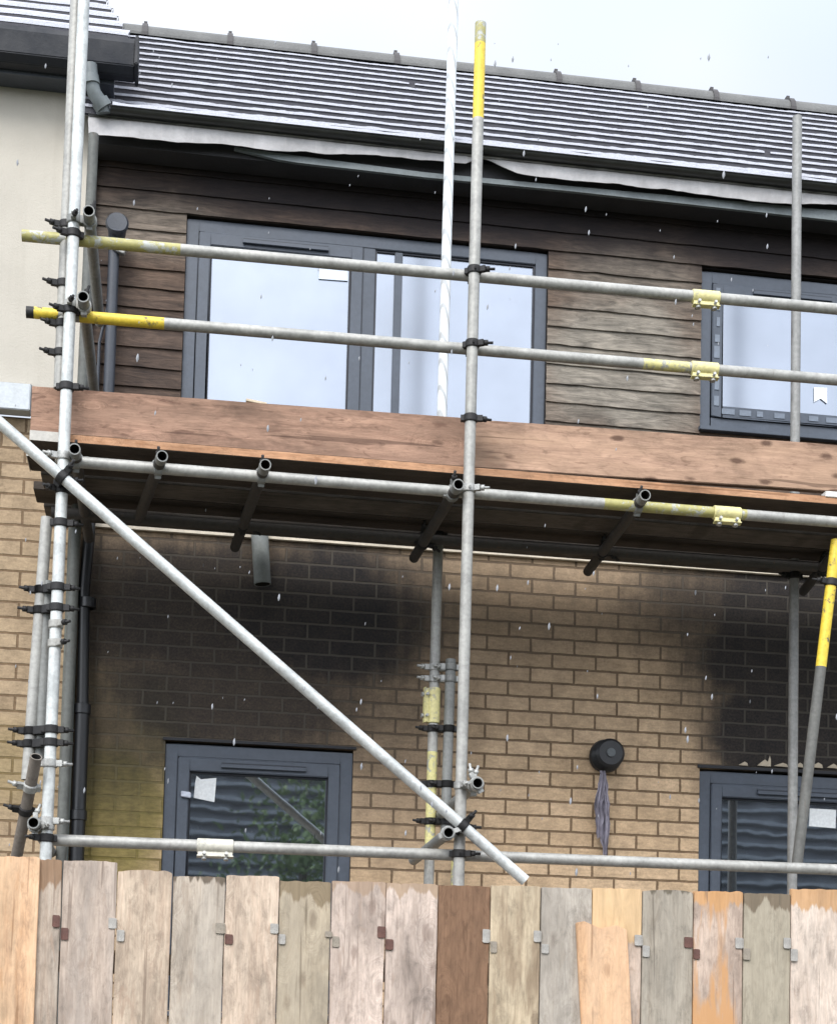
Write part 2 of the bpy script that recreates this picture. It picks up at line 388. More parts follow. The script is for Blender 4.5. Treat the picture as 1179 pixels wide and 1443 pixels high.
RENDER = m_plain('cream_render', (.60, .555, .47), .9, 0., .10, 2.2, .0015)

# ------------------------------------------------------------------ ground
def structure(o): o['kind'] = 'structure'; return o
g = G('soil_and_grass'); o_ = g.obj()
gm = g.done(Base_Color=g.mix(g.ramp(g.noise(o_, 1.3, 6, .65), [(.4, 0.), (.6, 1.)]), (.055, .045, .032), (.035, .055, .02)), Roughness=.95,
            Normal=g.bump(g.noise(o_, 30, 5, .7), .02))
mb = MB(); mb.sheet([[(-150 + 10 * i, -150 + 10 * j, 0) for i in range(31)] for j in range(31)], smooth=False)
structure(obj('ground', mb, gm, keep=True))
g = G('concrete_slabs'); o_ = g.obj()
bt = g.n('TexBrick', {'offset': .5}, Vector=o_, Color1=(.28, .27, .25, 1), Color2=(.22, .21, .2, 1), Mortar=(.1, .09, .08, 1), Scale=1., Mortar_Size=.006, Brick_Width=.6, Row_Height=.6)
pm = g.done(Base_Color=g.mix(1., bt.outputs[0], g.ramp(g.noise(o_, 6, 6, .7), [(.3, .6), (.7, 1.15)]), 'MULTIPLY'), Roughness=.9)
mb = MB(); mb.box((-6, -2.1, 0.002), (9, 0.0, .75)); structure(obj('patio', mb, pm, keep=True))

# ------------------------------------------------------------------ main house
FY, FX = -.0, 0
house = thing('terraced_house', 'smoke stained terraced house with tan brick below and dark timber boards above', 'house', (1.3, 0, .75))
HX0, HX1 = -.535, 6.4
NB_X = -.545                                    # right edge of the neighbour
Z_TOPB = 4.155
# openings: (x0, x1, z0, z1)
def px_x(px, py, Y=0.): return at(px, py, Y).x
ul = (px_x(259, 430), px_x(770, 470), 4.50, 5.765)
ur = (px_x(986.5, 480), px_x(1232, 480), at(985, 602).z, 5.755)
ll = (px_x(230.5, 1120), px_x(496.5, 1120), 1.80, 3.115)
lr = (px_x(984.5, 1150), px_x(1262, 1150), 1.80, 3.115)
def W(px, py): p = at(px, py); return p.x, p.z
def wall_cells(mb, x0, x1, z0, z1, holes, y0, depth):
    xs = sorted({x0, x1} | {h[0] for h in holes} | {h[1] for h in holes}); zs = sorted({z0, z1} | {min(z1, h[3]) for h in holes} | {max(z0, h[2]) for h in holes})
    for i in range(len(xs) - 1):
        for j in range(len(zs) - 1):
            cx, cz = (xs[i] + xs[i + 1]) / 2, (zs[j] + zs[j + 1]) / 2
            if any(h[0] < cx < h[1] and h[2] < cz < h[3] for h in holes): continue
            mb.add([(xs[i], y0, zs[j]), (xs[i + 1], y0, zs[j]), (xs[i + 1], y0, zs[j + 1]), (xs[i], y0, zs[j + 1])], [(0, 1, 2, 3)])
    for h in holes:
        a, b, c, d = h
        P = [(a, c), (b, c), (b, d), (a, d)]
        for k in range(4):
            (xa, za), (xb, zb) = P[k], P[(k + 1) % 4]
            mb.add([(xa, y0, za), (xb, y0, zb), (xb, y0 + depth, zb), (xa, y0 + depth, za)], [(0, 1, 2, 3)])
def B(px, py, rx, ry, st, so):
    x, z = W(px, py); return (x, z, rx / 283., ry / 283., st, so)
def rel(lst, o): return [(x - o.x, z - o.z, a, b, s, f) for (x, z, a, b, s, f) in lst]
HO = Vector((1.3, 0, .75))
soot_b = rel([B(340, 870, 290, 140, .97, .45), B(440, 865, 205, 140, 1., .5), B(320, 985, 260, 125, .95, .6), B(545, 960, 95, 160, .6, .8), B(170, 860, 150, 130, .93, .6),
              B(1115, 900, 190, 165, 1., .45), B(1115, 1030, 145, 115, 1., .40), B(1085, 860, 250, 95, .95, .6), B(760, 850, 260, 70, .30, .8), B(170, 960, 95, 170, .82, .6)], HO)
algae_b = rel([B(160, 1150, 75, 110, .85, .4), B(215, 1100, 50, 120, .6, .5), B(130, 1010, 70, 80, .4, .6)], HO)
grime_shade_b = rel([B(690, 880, 220, 150, .38, .8), B(560, 1120, 90, 160, .2, .6)], HO)  # grime plus the platform's shade on the upper brick, put into the colour
BRICK = m_brick('tan_brick_with_soot', soot_b, algae_b, phase=(.02, .03), grime=grime_shade_b)
mb = MB(); wall_cells(mb, HX0, HX1, .75, Z_TOPB, [ll, lr], 0., .09)
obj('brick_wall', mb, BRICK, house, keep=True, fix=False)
# drip bead on top of the brickwork
mb = MB(); mb.box((HX0, -.022, Z_TOPB - .010), (HX1, .05, Z_TOPB + .008)); obj('drip_trim', mb, m_plain('pale_bead', (.60, .53, .42), .7), house)
# cladding: overlapping boards, cut at the windows
soot_c = rel([B(600, 268, 470, 85, .98, .45), B(1090, 330, 220, 85, .97, .5), B(400, 225, 330, 60, .85, .5), B(840, 300, 190, 75, .9, .5), B(120, 440, 60, 200, .45, .6), B(215, 500, 60, 80, .45, .7)], HO)
pale_c = rel([B(880, 520, 125, 110, .95, .4), B(890, 400, 110, 60, .55, .6), B(230, 320, 110, 45, .45, .6)], HO)
CLAD = m_clad('weathered_timber_boards', soot_c, pale_c)
mb = MB(); pitch = .10; Z_C1 = 6.10
zi = Z_TOPB + .014; rowi = 0
while zi < Z_C1:
    zt = min(zi + pitch, Z_C1)
    cuts = [HX0, HX1]; segs = []; x = HX0
    hs = sorted([h for h in (ul, ur) if h[2] < zt - .01 and h[3] > zi + .01])
    for h in hs: segs.append((x, h[0])); x = h[1]
    segs.append((x, HX1))
    for a, b in segs:
        n = max(2, int((b - a) / .06)); rows = [[], [], []]
        for i in range(n + 1):
            X = a + (b - a) * i / n
            wav = .0035 * fbm(X * 3.1, rowi * 7.3) + .0018 * fbm(X * 14, rowi * 3.3)
            if X > 1.6: wav *= 1.7
            zb = zi + wav - .006
            rows[0].append((X, .004, zb)); rows[1].append((X, -.017 + .002 * fbm(X * 5, rowi), zb)); rows[2].append((X, -.005, zt + .010))
        mb.sheet(rows, smooth=False)
    zi = zt; rowi += 1
obj('timber_cladding', mb, CLAD, house, keep=True, fix=False)
# reveals behind the cladding
mb = MB()
for h in (ul, ur):
    P = [(h[0], h[2]), (h[1], h[2]), (h[1], h[3]), (h[0], h[3])]
    for k in range(4):
        (xa, za), (xb, zb) = P[k], P[(k + 1) % 4]
        mb.add([(xa, -.004, za), (xb, -.004, zb), (xb, .09, zb), (xa, .09, za)], [(0, 1, 2, 3)])
obj('window_reveal', mb, m_plain('dark_reveal', (.03, .025, .025), .8), house, fix=False)

def bars(mb, x0, x1, z0, z1, w, y0, y1, mi=0, wt=None, wb=None):
    wt = wt or w; wb = wb or w
    mb.box((x0, y0, z0), (x0 + w, y1, z1), mi); mb.box((x1 - w, y0, z0), (x1, y1, z1), mi)
    mb.box((x0 + w, y0, z1 - wt), (x1 - w, y1, z1), mi); mb.box((x0 + w, y0, z0), (x1 - w, y1, z0 + wb), mi)
def window(rect, lights, glass, y=.012, label=None):
    """lights: list of (x0, x1, has_sash)"""
    x0, x1, z0, z1 = rect; fw = .060
    root = MB(); bars(root, x0 + .002, x1 - .002, z0 + .002, z1 - .014, fw, y, y + .07)
    for i in range(len(lights) - 1):
        xm = lights[i][1]; root.box((xm, y + .001, z0 + fw), (lights[i + 1][0], y + .069, z1 - .014 - fw))
    win = obj('window', root, FRAME, house, bevel=.003)
    if label: lab(win, label)
    gz1 = z1 - .014 - fw; gz0 = z0 + .002 + fw
    for (a, b, sash) in lights:
        ga, gb, gt, gbm = a, b, gz1, gz0
        if sash:
            sm = MB(); bars(sm, a + .003, b - .003, gz0 + .003, gz1 - .003, .056, y - .012, y + .05, wt=.066)
            obj('sash', sm, FRAME, win, bevel=.004)
            v = MB(); vw = (b - a) * .52; vx = (a + b) / 2 - vw / 2 + .02
            v.box((vx, y - .030, gz1 - .048), (vx + vw, y - .0125, gz1 - .030)); v.box((vx, y - .022, gz1 - .028), (vx + vw, y - .0125, gz1 - .022), 1)
            obj('trickle_vent', v, [FRAME, FRAME_D], win, bevel=.001)
            ga, gb, gt, gbm = a + .059, b - .059, gz1 - .069, gz0 + .059
        k = MB(); bars(k, ga, gb, gbm, gt, .010, y + .012, y + .03); obj('gasket', k, FRAME_D, win)
        p = MB(); p.box((ga + .004, y + .022, gbm + .004), (gb - .004, y + .028, gt - .004)); obj('pane', p, glass, win)
    return win
fwx = .062
wUL = window(ul, [(ul[0] + fwx, px_x(510, 450), True), (px_x(527, 450), ul[1] - fwx, False)], GLASS_HI, label='wide upper window with a sash on the left')
mb = MB(); xb = px_x(560.5, 450); mb.box((xb - .020, .018, ul[2] + .066), (xb + .020, .050, ul[3] - .078)); obj('glazing_bar', mb, FRAME, wUL, bevel=.003)
wUR = window(ur, [(ur[0] + fwx, ur[1] - fwx, True)], GLASS_HI, label='upper window with pale tape on its frame')
wLL = window(ll, [(ll[0] + fwx, ll[1] - fwx, True)], GLASS_LO, label='lower window with a white card in its corner')
wLR = window(lr, [(lr[0] + fwx, lr[1] - fwx, True)], GLASS_LO, label='lower window under the blackened bricks')
# sills
for r, w in ((ul, wUL), (ur, wUR), (ll, wLL), (lr, wLR)):
    mb = MB(); mb.poly_prism([(r[0] - .01, -.045, r[2] - .028), (r[0] - .01, -.045, r[2] - .006), (r[0] - .01, .06, r[2] + .001), (r[0] - .01, .06, r[2] - .028)], (r[1] - r[0] + .02, 0, 0))
    obj('sill', mb, FRAME, w, bevel=.002)
# protective film patches on the frame of the upper right window
TAPE = m_plain('pale_film', (.16, .19, .235), .5, 0, .2)
rr = random.Random(3)
for i in range(8):
    z = ur[2] + .12 + i * .085; mb = MB(); mb.box((ur[0] + fwx + .018 + rr.uniform(-.006, .006), -.0035, z), (ur[0] + fwx + .042, -.0008, z + rr.uniform(.03, .07))); obj('tape', mb, TAPE, wUR)
for i in range(7):
    x = ur[0] + .12 + i * .095; mb = MB(); mb.box((x, -.0035, ur[2] + .078 + rr.uniform(-.004, .004)), (x + rr.uniform(.03, .075), -.0008, ur[2] + .108)); obj('tape', mb, TAPE, wUR)
def px_box(pts, y, t):
    m = MB(); P = [at(px, py, y) for px, py in pts]; m.poly_prism([(p.x, y, p.z) for p in P], (0, t, 0)); return m
obj('card', px_box([(275, 1104), (277, 1094), (283, 1099), (305, 1097), (302, 1131), (273, 1125)], .026, .006), PAPER, wLL)
obj('card', px_box([(1141, 1140), (1178, 1142), (1177, 1168), (1140, 1165)], .026, .006), PAPER, wLR)
obj('card', px_box([(1147, 546), (1165, 547), (1165, 569), (1156, 562), (1147, 567)], .026, .006), m_plain('white_sticker', (.8, .84, .9), .6, 0, .05), wUR)
obj('card', px_box([(450, 377), (490, 380), (490, 396), (449, 393)], .026, .006), m_plain('pale_sticker', (.66, .74, .84), .5, 0, .05), wUL)
obj('handle', px_box([(255, 1115), (269, 1117), (269, 1125), (255, 1123)], -.02, .02), m_plain('chrome', (.5, .52, .58), .3, .7), wLL, bevel=.003)
# lintel trims with peeling paint
mb = MB(); mb.box((ll[0] - .012, -.012, ll[3] + .001), (ll[1] + .012, .02, ll[3] + .014)); CHT = m_plain('charred_trim', (.012, .012, .016), .6); obj('lintel_trim', mb, CHT, house)
mb = MB(); mb.box((lr[0] - .012, -.012, lr[3] + .001), (lr[1] + .012, .02, lr[3] + .016))
obj('lintel_trim', mb, CHT, house); PEEL = m_plain('peeled_paint', (.55, .47, .36), .8)
mb = MB(); rr = random.Random(11)
for px, w, h in ((1047, 14, 5), (1075, 18, 9), (1083, 6, 15), (1100, 22, 5), (1125, 14, 6), (1150, 20, 7), (1172, 16, 6), (1200, 22, 6), (1235, 14, 5)):
    p = at(px, 1079 + .03 * (px - 1047), -.014); w /= 285.; h /= 285.
    pts = [(p.x - w / 2, p.y, p.z), (p.x + w / 2, p.y, p.z - .002), (p.x + w * .4, p.y - .006, p.z + h * .6), (p.x + w * .1, p.y - .008, p.z + h), (p.x - w * .25, p.y - .006, p.z + h * .45)]
    mb = MB(); mb.poly_prism(pts, (0, .003, 0)); obj('peeling_paint', mb, PEEL, house)

# roof: stepped tile courses
EY = -.24; EZ = at(600, 194.5, EY - .05).z
RY = 1.5; RZ = at(600, 71, RY).z - .10
sl = (RZ - EZ) / (RY - EY); NROW = 13
RX0, RX1 = -.62, 6.6
mb = MB(); sn = MB()
VERGE = lambda t: -.52 + .06 * t
for k in range(NROW):
    t0, t1 = k / NROW, (k + 1) / NROW
    ya, yb = EY + (RY - EY) * t0, EY + (RY - EY) * t1; za, zb = EZ + (RZ - EZ) * t0, EZ + (RZ - EZ) * t1
    n = 110; rows = [[], [], [], []]; xs = [RX0 + (RX1 - RX0) * i / n for i in range(n + 1)]
    for i, X in enumerate(xs):
        tilt = .0016 * math.sin(i * 2.4 + k * 1.7) + .0035 * fbm(X * 1.5, k * 2.1)
        rows[0].append((X, ya, za - .030 + tilt)); rows[1].append((X, ya - .004, za + .001 + tilt)); rows[2].append((X, ya + .006, za + .005 + tilt)); rows[3].append((X, yb, zb - .030 + tilt))
    mb.sheet(rows, smooth=False)
    # snow lying along the nose of each course
    cur = []
    n2 = 420
    for i in range(n2 + 1):
        X = RX0 + .02 + (RX1 - RX0 - .04) * i / n2
        d = fbm(X * 7., k * 5.7, 2.) ; e = fbm(X * 26, k * 3.1, 5.)
        th = .0125 + .004 * d + .003 * e + .004 * (1 - k / NROW)
        if d + .5 * e < -1.15: th = 0.0
        run = .040 + .02 * d
        cur.append((X, th, run))
    def flush(seg):
        if len(seg) < 2: return
        r = [[], [], [], []]
        for (X, th, run) in seg:
            tl = .0035 * fbm(X * 1.5, k * 2.1)
            y = ya - .010
            r[0].append((X, y, za - .001 + tl)); r[1].append((X, y + .002, za + th * .8 + tl)); r[2].append((X, y + .014, za + th + .004 + tl)); r[3].append((X, y + run, za + .003 + (run) * (sl - .15) + tl))
        sn.sheet(r, smooth=True)
    seg = []
    for c in cur:
        if c[1] > 0: seg.append(c)
        else: flush(seg); seg = []
    flush(seg)
mb.add([(RX0, EY, EZ - .04), (RX1, EY, EZ - .04), (RX1, RY, RZ - .06), (RX0, RY, RZ - .06)], [(0, 1, 2, 3)])
mb.add([(RX0, RY, RZ - .04), (RX1, RY, RZ - .04), (RX1, RY + 3, RZ - 2.4), (RX0, RY + 3, RZ - 2.4)], [(0, 1, 2, 3)])
roof = obj('roof', mb, SLATE, house, keep=True, fix=False)
lab(obj('snow', sn, SNOW, roof, keep=True, fix=False), 'thin lines of snow along the roof tile courses')
# back and flank of the shell, so the house is closed
mb = MB(); mb.box((HX0, .12, .75), (HX1, 5.0, 5.9)); obj('inner_shell', mb, m_plain('dark_plaster', (.03, .03, .03), .9), house, fix=True)
# ridge tiles with clips
tile_w = at(1107, 122, RY).x - at(1000, 105, RY).x
x = at(325, 27, RY).x - tile_w * 2
rid = MB(); clips = []
while x < RX1:
    xa, xb2 = x + .004, x + tile_w - .004
    for (a, b, rr_) in ((xa, xb2, .125),):
        prof = [(RY + rr_ * math.cos(math.pi * j / 8) * .95, RZ - .065 + rr_ * math.sin(math.pi * j / 8) * .70) for j in range(9)]
        rid.sheet([[(a, y, z) for (y, z) in prof], [(b, y, z + .002) for (y, z) in prof]], smooth=True, thick=(0, 0, -.015))
    clip_p = [(RY + .135 * math.cos(math.pi * j / 8) * .95, RZ - .065 + .135 * math.sin(math.pi * j / 8) * .76) for j in range(9)]
    clip = MB(); clip.sheet([[(x - .016, y, z) for (y, z) in clip_p], [(x + .016, y, z) for (y, z) in clip_p]], smooth=True, thick=(0, 0, -.02))
    clip.box((x - .010, RY - .03, RZ + .030), (x + .010, RY + .03, RZ + .060))
    clips.append(clip); x += tile_w
ridge = obj('ridge', rid, RIDGE, house, fix=True); CLIPM = m_plain('dark_ridge_clip', (.06, .055, .055), .7)
for clip in clips: obj('ridge_clip', clip, CLIPM, ridge)
# gutter (half round) with snow in it
gy, gz = EY - .022, EZ - .010
gx0 = at(156, 150, gy).x
mb = MB(); prof = [(gy + .030 * math.cos(math.pi * (1 + j / 10)), gz + .020 * math.sin(math.pi * (1 + j / 10))) for j in range(11)]
mb.sheet([[(gx0, y, z) for y, z in prof], [(RX1, y, z) for y, z in prof]], smooth=True, thick=(0, .004, .004))
mb.rod([(gx0, gy - .031, gz + .001), (RX1, gy - .031, gz + .001)], .004, 8)
gut = obj('gutter', mb, GUTTER, house)
mb = MB(); n = 160; r = [[], [], [], []]
for i in range(n + 1):
    X = gx0 + .01 + (RX1 - gx0 - .02) * i / n; h = .012 + .008 * fbm(X * 5, 9.) + .004 * fbm(X * 20, 4.)
    r[0].append((X, gy - .038, gz + .001)); r[1].append((X, gy - .035, gz + .006 + h)); r[2].append((X, gy - .012, gz + .010 + h)); r[3].append((X, gy + .034, gz + .010))
mb.sheet(r, smooth=True); obj('snow', mb, SNOW, gut, fix=False)
# pale torn eaves membrane: wavy lower edge
fyp = EY + .012
lower = [(125, 190), (250, 200), (345, 207), (400, 214), (480, 217), (560, 222), (620, 228), (655, 231), (672, 224), (686, 225), (705, 236), (730, 245), (800, 254), (880, 262), (960, 270), (1060, 284), (1115, 288), (1179, 289), (1260, 302), (1500, 336), (1900, 391)]
upper = [(125, 156), (400, 184), (800, 226), (1179, 267), (1900, 347)]
def interp(lst, x):
    for (a, b), (c, d) in zip(lst, lst[1:]):
        if a <= x <= c: return b + (d - b) * (x - a) / (c - a)
    return lst[-1][1]
r = [[], [], []]
px = 125.
while px <= 1900:
    yl, yu = interp(lower, px), interp(upper, px)
    a, b = at(px, yu, fyp), at(px, yl + 2.2 * fbm(px * .018, 7.), fyp)
    wv = .006 * fbm(a.x * 4, 3.)
    r[0].append((a.x, fyp, a.z)); r[1].append((a.x, fyp - .008 + wv, (a.z + b.z) / 2)); r[2].append((b.x, fyp - .004 - wv * 1.5, b.z)); px += 9
mb = MB(); mb.sheet(r, thick=(0, .004, 0))
g = G('pale_membrane'); o_ = g.obj(); bl = g.n('TexBrick', {'offset': 0.}, Vector=g.mapped(o_, (1, 1, 1), (0, .5, .5), (math.radians(90), 0, 0)), Color1=(.50, .49, .49, 1), Color2=(.46, .45, .45, 1), Mortar=(.5, .485, .48, 1), Scale=1., Mortar_Size=.003, Brick_Width=.15, Row_Height=3.)
MEMB = g.done(Base_Color=g.mix(1., bl.outputs[0], g.ramp(g.noise(o_, 9, 6, .65), [(.3, .72), (.7, 1.12)]), 'MULTIPLY'), Roughness=.7, Normal=g.bump(g.noise(o_, 30, 4, .6), .003))
lab(obj('fascia', mb, MEMB, house, fix=False), 'pale fascia sheet with a torn wavy lower edge')
# soffit and its grey edge trim
sy = EY + .045
SOFF = m_plain('charred_soffit', (.034, .033, .036), .7, 0, .3)
za = at(400, 222, sy).z
mb = MB(); mb.box((HX0, sy + .03, za - .012), (HX1, -.026, za + .0)); mb.box((HX0, sy + .03, za), (HX1, sy + .05, EZ - .03)); obj('soffit', mb, SOFF, house)
r = [[], []]
trim_u = [(330, 207), (400, 217), (600, 243), (800, 262), (1179, 297), (1900, 370)]; trim_l = [(330, 210), (400, 227), (600, 250), (800, 269), (1179, 311), (1900, 386)]
px = 330.
while px <= 1900:
    a, b = at(px, interp(trim_u, px), sy), at(px, interp(trim_l, px), sy); r[0].append((a.x, sy, a.z)); r[1].append((b.x, sy, b.z)); px += 30
mb = MB(); mb.sheet(r, thick=(0, .02, 0)); obj('eaves_trim', mb, m_plain('slate_blue_trim', (.17, .195, .20), .5, 0, .3), house, fix=False)

# flue terminal on the brickwork
c = at(855, 1065, -.06); fl = MB()
fl.rod([(c.x, .01, c.z), (c.x, -.035, c.z)], .078, 28); fl.rod([(c.x, -.0355, c.z), (c.x, -.05, c.z)], [.086, .080], 28)
for i in range(5): fl.band((c.x, -.058 - i * .013, c.z), (0, 1, 0), .052, .080 - .002 * i, .006, 0, 28)
fl.rod([(c.x, -.05, c.z), (c.x, -.122, c.z)], .050, 24); fl.rod([(c.x, -.1225, c.z), (c.x, -.136, c.z)], [.074, .060], 28)
fl.rod([(c.x, -.137, c.z), (c.x, -.143, c.z)], .022, 16, 1)
for k in range(8):
    a = math.pi * k / 4; fl.rod([(c.x + .066 * math.cos(a), -.05, c.z + .066 * math.sin(a)), (c.x + .066 * math.cos(a), -.123, c.z + .066 * math.sin(a))], .004, 6)
lab(obj('flue_terminal', fl, [PVC_K, m_plain('grey_cap', (.07, .08, .085), .4)], house), 'round black flue terminal')
# grey overflow pipe stub above the lower left window
a, b = at(365, 740, -.06), at(370, 824, -.06)
mb = MB(); mb.pipe(b, a, .042, .037, n=20, inner=1); obj('pipe_stub', mb, [m_plain('pale_grey_plastic', (.22, .235, .225), .5, 0, .3), HOLE], house)
# black rainwater pipes at the party wall
mb = MB()
def PV(px, py, y): return at(px, py, y)
t = -.075
mb.rod([PV(128, 690, t), PV(125, 760, t), PV(118, 830, t)], .030, 14)
x_lo = PV(105, 1190, t).x; zt = PV(118, 830, t)
mb.rod([zt, (x_lo + .012, t, PV(112, 1000, t).z)], .030, 14); mb.rod([(x_lo + .012, t, PV(112, 1000, t).z), (x_lo + .012, t, .76)], .036, 14)
for py in (850, 1000, 1150): 
    p = PV(110, py, t); mb.band((x_lo + .012 + (.005 if py < 900 else 0), t, p.z), (0, 0, 1), .03, .042, .05)
lab(obj('downpipe', mb, PVC_K, house), 'black downpipe below the platform')
mb = MB(); t = -.07; xx = PV(157, 450, t).x
mb.rod([(xx, t, PV(155, 620, t).z), (xx, t, PV(160, 335, t).z)], .027, 14); mb.rod([(xx - .055, t + .03, PV(150, 620, t).z), (xx - .055, t + .03, PV(150, 480, t).z), (xx - .02, t + .02, PV(158, 430, t).z)], .008, 8)
mb.rod([(xx, t, PV(160, 345, t).z), (xx + .012, t - .012, PV(162, 332, t).z), (xx + .014, t - .07, PV(163, 325, t).z)], [.03, .042, .05], 18)
mb.rod([(xx + .014, t - .0705, PV(163, 325, t).z), (xx + .014, t - .085, PV(163, 325, t).z)], [.056, .048], 18)
lab(obj('downpipe', mb, m_plain('slate_plastic', (.045, .052, .066), .4, 0, .25), house), 'slate grey pipe with a round black head')
mb = MB(); cc = PV(168, 352, -.09); mb.obox(cc, Vector((.03, 0, -.01)), Vector((0, .02, 0)), Vector((.008, 0, .016))); obj('pipe_bracket', mb, IRON_L, house, bevel=.003)
# corner trim at the end of the boards
mb = MB(); mb.box((HX0 - .001, -.05, Z_TOPB + .02), (HX0 + .03, -.001, 6.0)); obj('corner_trim', mb, m_plain('dark_brown_trim', (.035, .03, .03), .7), house)

# ------------------------------------------------------------------ neighbouring house
nbr = thing('rendered_house', 'neighbouring house with cream render over tan brick and a snowy lower roof', 'house', (-2.5, -.06, .75))
NY = -.06; NX0, NX1 = -4.5, NB_X; zfl0, zfl1 = at(20, 588, NY).z, at(20, 547, NY).z
mb = MB(); mb.add([(NX0, NY, .75), (NX1, NY, .75), (NX1, NY, zfl0), (NX0, NY, zfl0)], [(0, 1, 2, 3)]); mb.add([(NX1, NY, .75), (NX1, .1, .75), (NX1, .1, zfl0), (NX1, NY, zfl0)], [(0, 1, 2, 3)])
NO = Vector((-2.5, -.06, .75))
alg = [(x - NO.x, z - NO.z, a, b, s, f) for (x, z, a, b, s, f) in [B(20, 1080, 60, 60, .3, .6)]]
obj('brick_wall', mb, m_brick('tan_brick', (), alg, phase=(.1, .03), c1=(.40, .30, .195), c2=(.34, .25, .16)), nbr, keep=True, fix=False)
zs = at(20, 104, NY).z + .03
mb = MB(); mb.box((NX0, NY - .012, zfl1), (NX1, .1, 6.5))
g = G('cream_render_wall'); pos = g.obj(); nz = g.noise(pos, 1.6, 6, .6); fine = g.noise(pos, 120, 4, .7)
cc = g.mix(1., (.50, .465, .40), g.ramp(nz, [(.3, .86), (.7, 1.05)]), 'MULTIPLY')
stn = g.noise(g.mapped(pos, (9, 9, .6)), 1., 5, .6)
cc = g.mix(g.math('MULTIPLY', g.ramp(stn, [(.5, 0.), (.75, 1.)]), .3), cc, (.33, .30, .25))
obj('rendered_wall', mb, g.done(Base_Color=cc, Roughness=.92, Normal=g.bump(fine, .002)), nbr)
# lead flashing band
zz = MB(); xr = at(42, 570, NY - .1).x
zz.poly_prism([(NX0, NY - .013, zfl1 + .02), (NX0, NY - .09, zfl1 - .012), (NX0, NY - .10, zfl0 - .0), (NX0, NY - .013, zfl0 - .0)], (xr - NX0, 0, 0))
obj('flashing', zz, m_plain('pale_grey_lead', (.42, .45, .47), .5, .1, .2), nbr, bevel=.004)
# its eaves, gutter and roof
ny = -.26
gz1, gz0 = at(90, 51, ny).z, at(90, 98, ny).z
xg = at(190, 85, ny).x
mb = MB(); mb.poly_prism([(NX0, ny + .05, gz1 - .01), (NX0, ny - .045, gz1), (NX0, ny - .055, gz1 - .03), (NX0, ny - .045, gz0 + .03), (NX0, ny - .01, gz0), (NX0, ny + .05, gz0)], (xg - NX0, 0, 0))
mb.poly_prism([(xg + .001, ny - .062, gz1 + .008), (xg + .001, ny - .068, gz0 + .03), (xg + .001, ny - .01, gz0 - .012), (xg + .001, ny + .06, gz0 - .012), (xg + .001, ny + .06, gz1 + .008)], (.018, 0, 0))
obj('gutter', mb, m_plain('black_gutter', (.006, .008, .013), .65, 0, .3), nbr, bevel=.004)
xs_ = at(161, 115, ny + .06).x
mb = MB(); mb.box((NX0, ny + .055, at(90, 112, ny + .055).z), (xs_, ny + .075, gz1 - .02)); mb.box((NX0, ny + .076, at(90, 112, ny + .06).z + .006), (xs_ - .003, NY - .013, at(90, 112, ny + .06).z + .02)); obj('fascia', mb, m_plain('blue_grey_fascia', (.062, .07, .085), .5, 0, .25), nbr)
mb = MB(); sn = MB(); nr = 9; gauge_y, gauge_z = .17, .150; vx0 = at(181, 62, ny).x
for k in range(nr):
    ya, yb = ny - .03 + gauge_y * k, ny - .03 + gauge_y * (k + 1); za, zb = gz1 + .022 + gauge_z * k, gz1 + .022 + gauge_z * (k + 1)
    xe = vx0 - .038 * k; n = 50; rows = [[], [], [], []]; srow = [[], [], [], []]
    for i in range(n + 1):
        X = NX0 + (xe - NX0) * i / n; tl = .004 * fbm(X * 2, k * 3.)
        rows[0].append((X, ya, za - .03 + tl)); rows[1].append((X, ya - .004, za + tl)); rows[2].append((X, ya + .006, za + .004 + tl)); rows[3].append((X, yb, zb - .03 + tl))
        h = .022 + .010 * fbm(X * 6, k * 2.2) + .006 * fbm(X * 22, k)
        srow[0].append((X, ya - .006, za - .004 + tl)); srow[1].append((X, ya - .003, za + h * .8 + tl)); srow[2].append((X, ya + .02, za + h + .006 + tl)); srow[3].append((X, yb - .02, zb - .028 + tl))
    mb.sheet(rows, smooth=False); sn.sheet(srow, smooth=True)
    mb.add([(xe, ya, za - .03), (xe, yb, zb - .03), (xe, yb, zb - .10), (xe, ya, za - .10)], [(0, 1, 2, 3)])
nroof = obj('roof', mb, SLATE, nbr, fix=False); lab(obj('snow', sn, SNOW, nroof, fix=False), 'heavier snow on the tile courses of the lower roof')
# grey elbow pipe from the neighbour's gutter
y = -.30
mb = MB(); mb.rod([PV(127, 92, y), PV(129, 118, y), PV(133, 132, y + .01), PV(144, 148, y + .03), PV(146, 160, y + .04)], .034, 14)
mb.rod([PV(140, 142, y + .02), PV(147, 153, y + .03)], .043, 14); mb.rod([PV(127, 108, y), PV(129, 120, y)], .041, 14)
lab(obj('downpipe', mb, PVC_G, nbr), 'short grey elbow pipe')
# grey pipe down the party wall
mb = MB(); t = -.11; xg_ = PV(97, 960, t).x
mb.rod([(xg_, t, PV(108, 715, t).z), (xg_, t, .76)], .030, 14)
lab(obj('downpipe', mb, m_plain('green_grey_pipe', (.115, .13, .12), .55, 0, .3), nbr), 'green grey pipe beside the party wall')

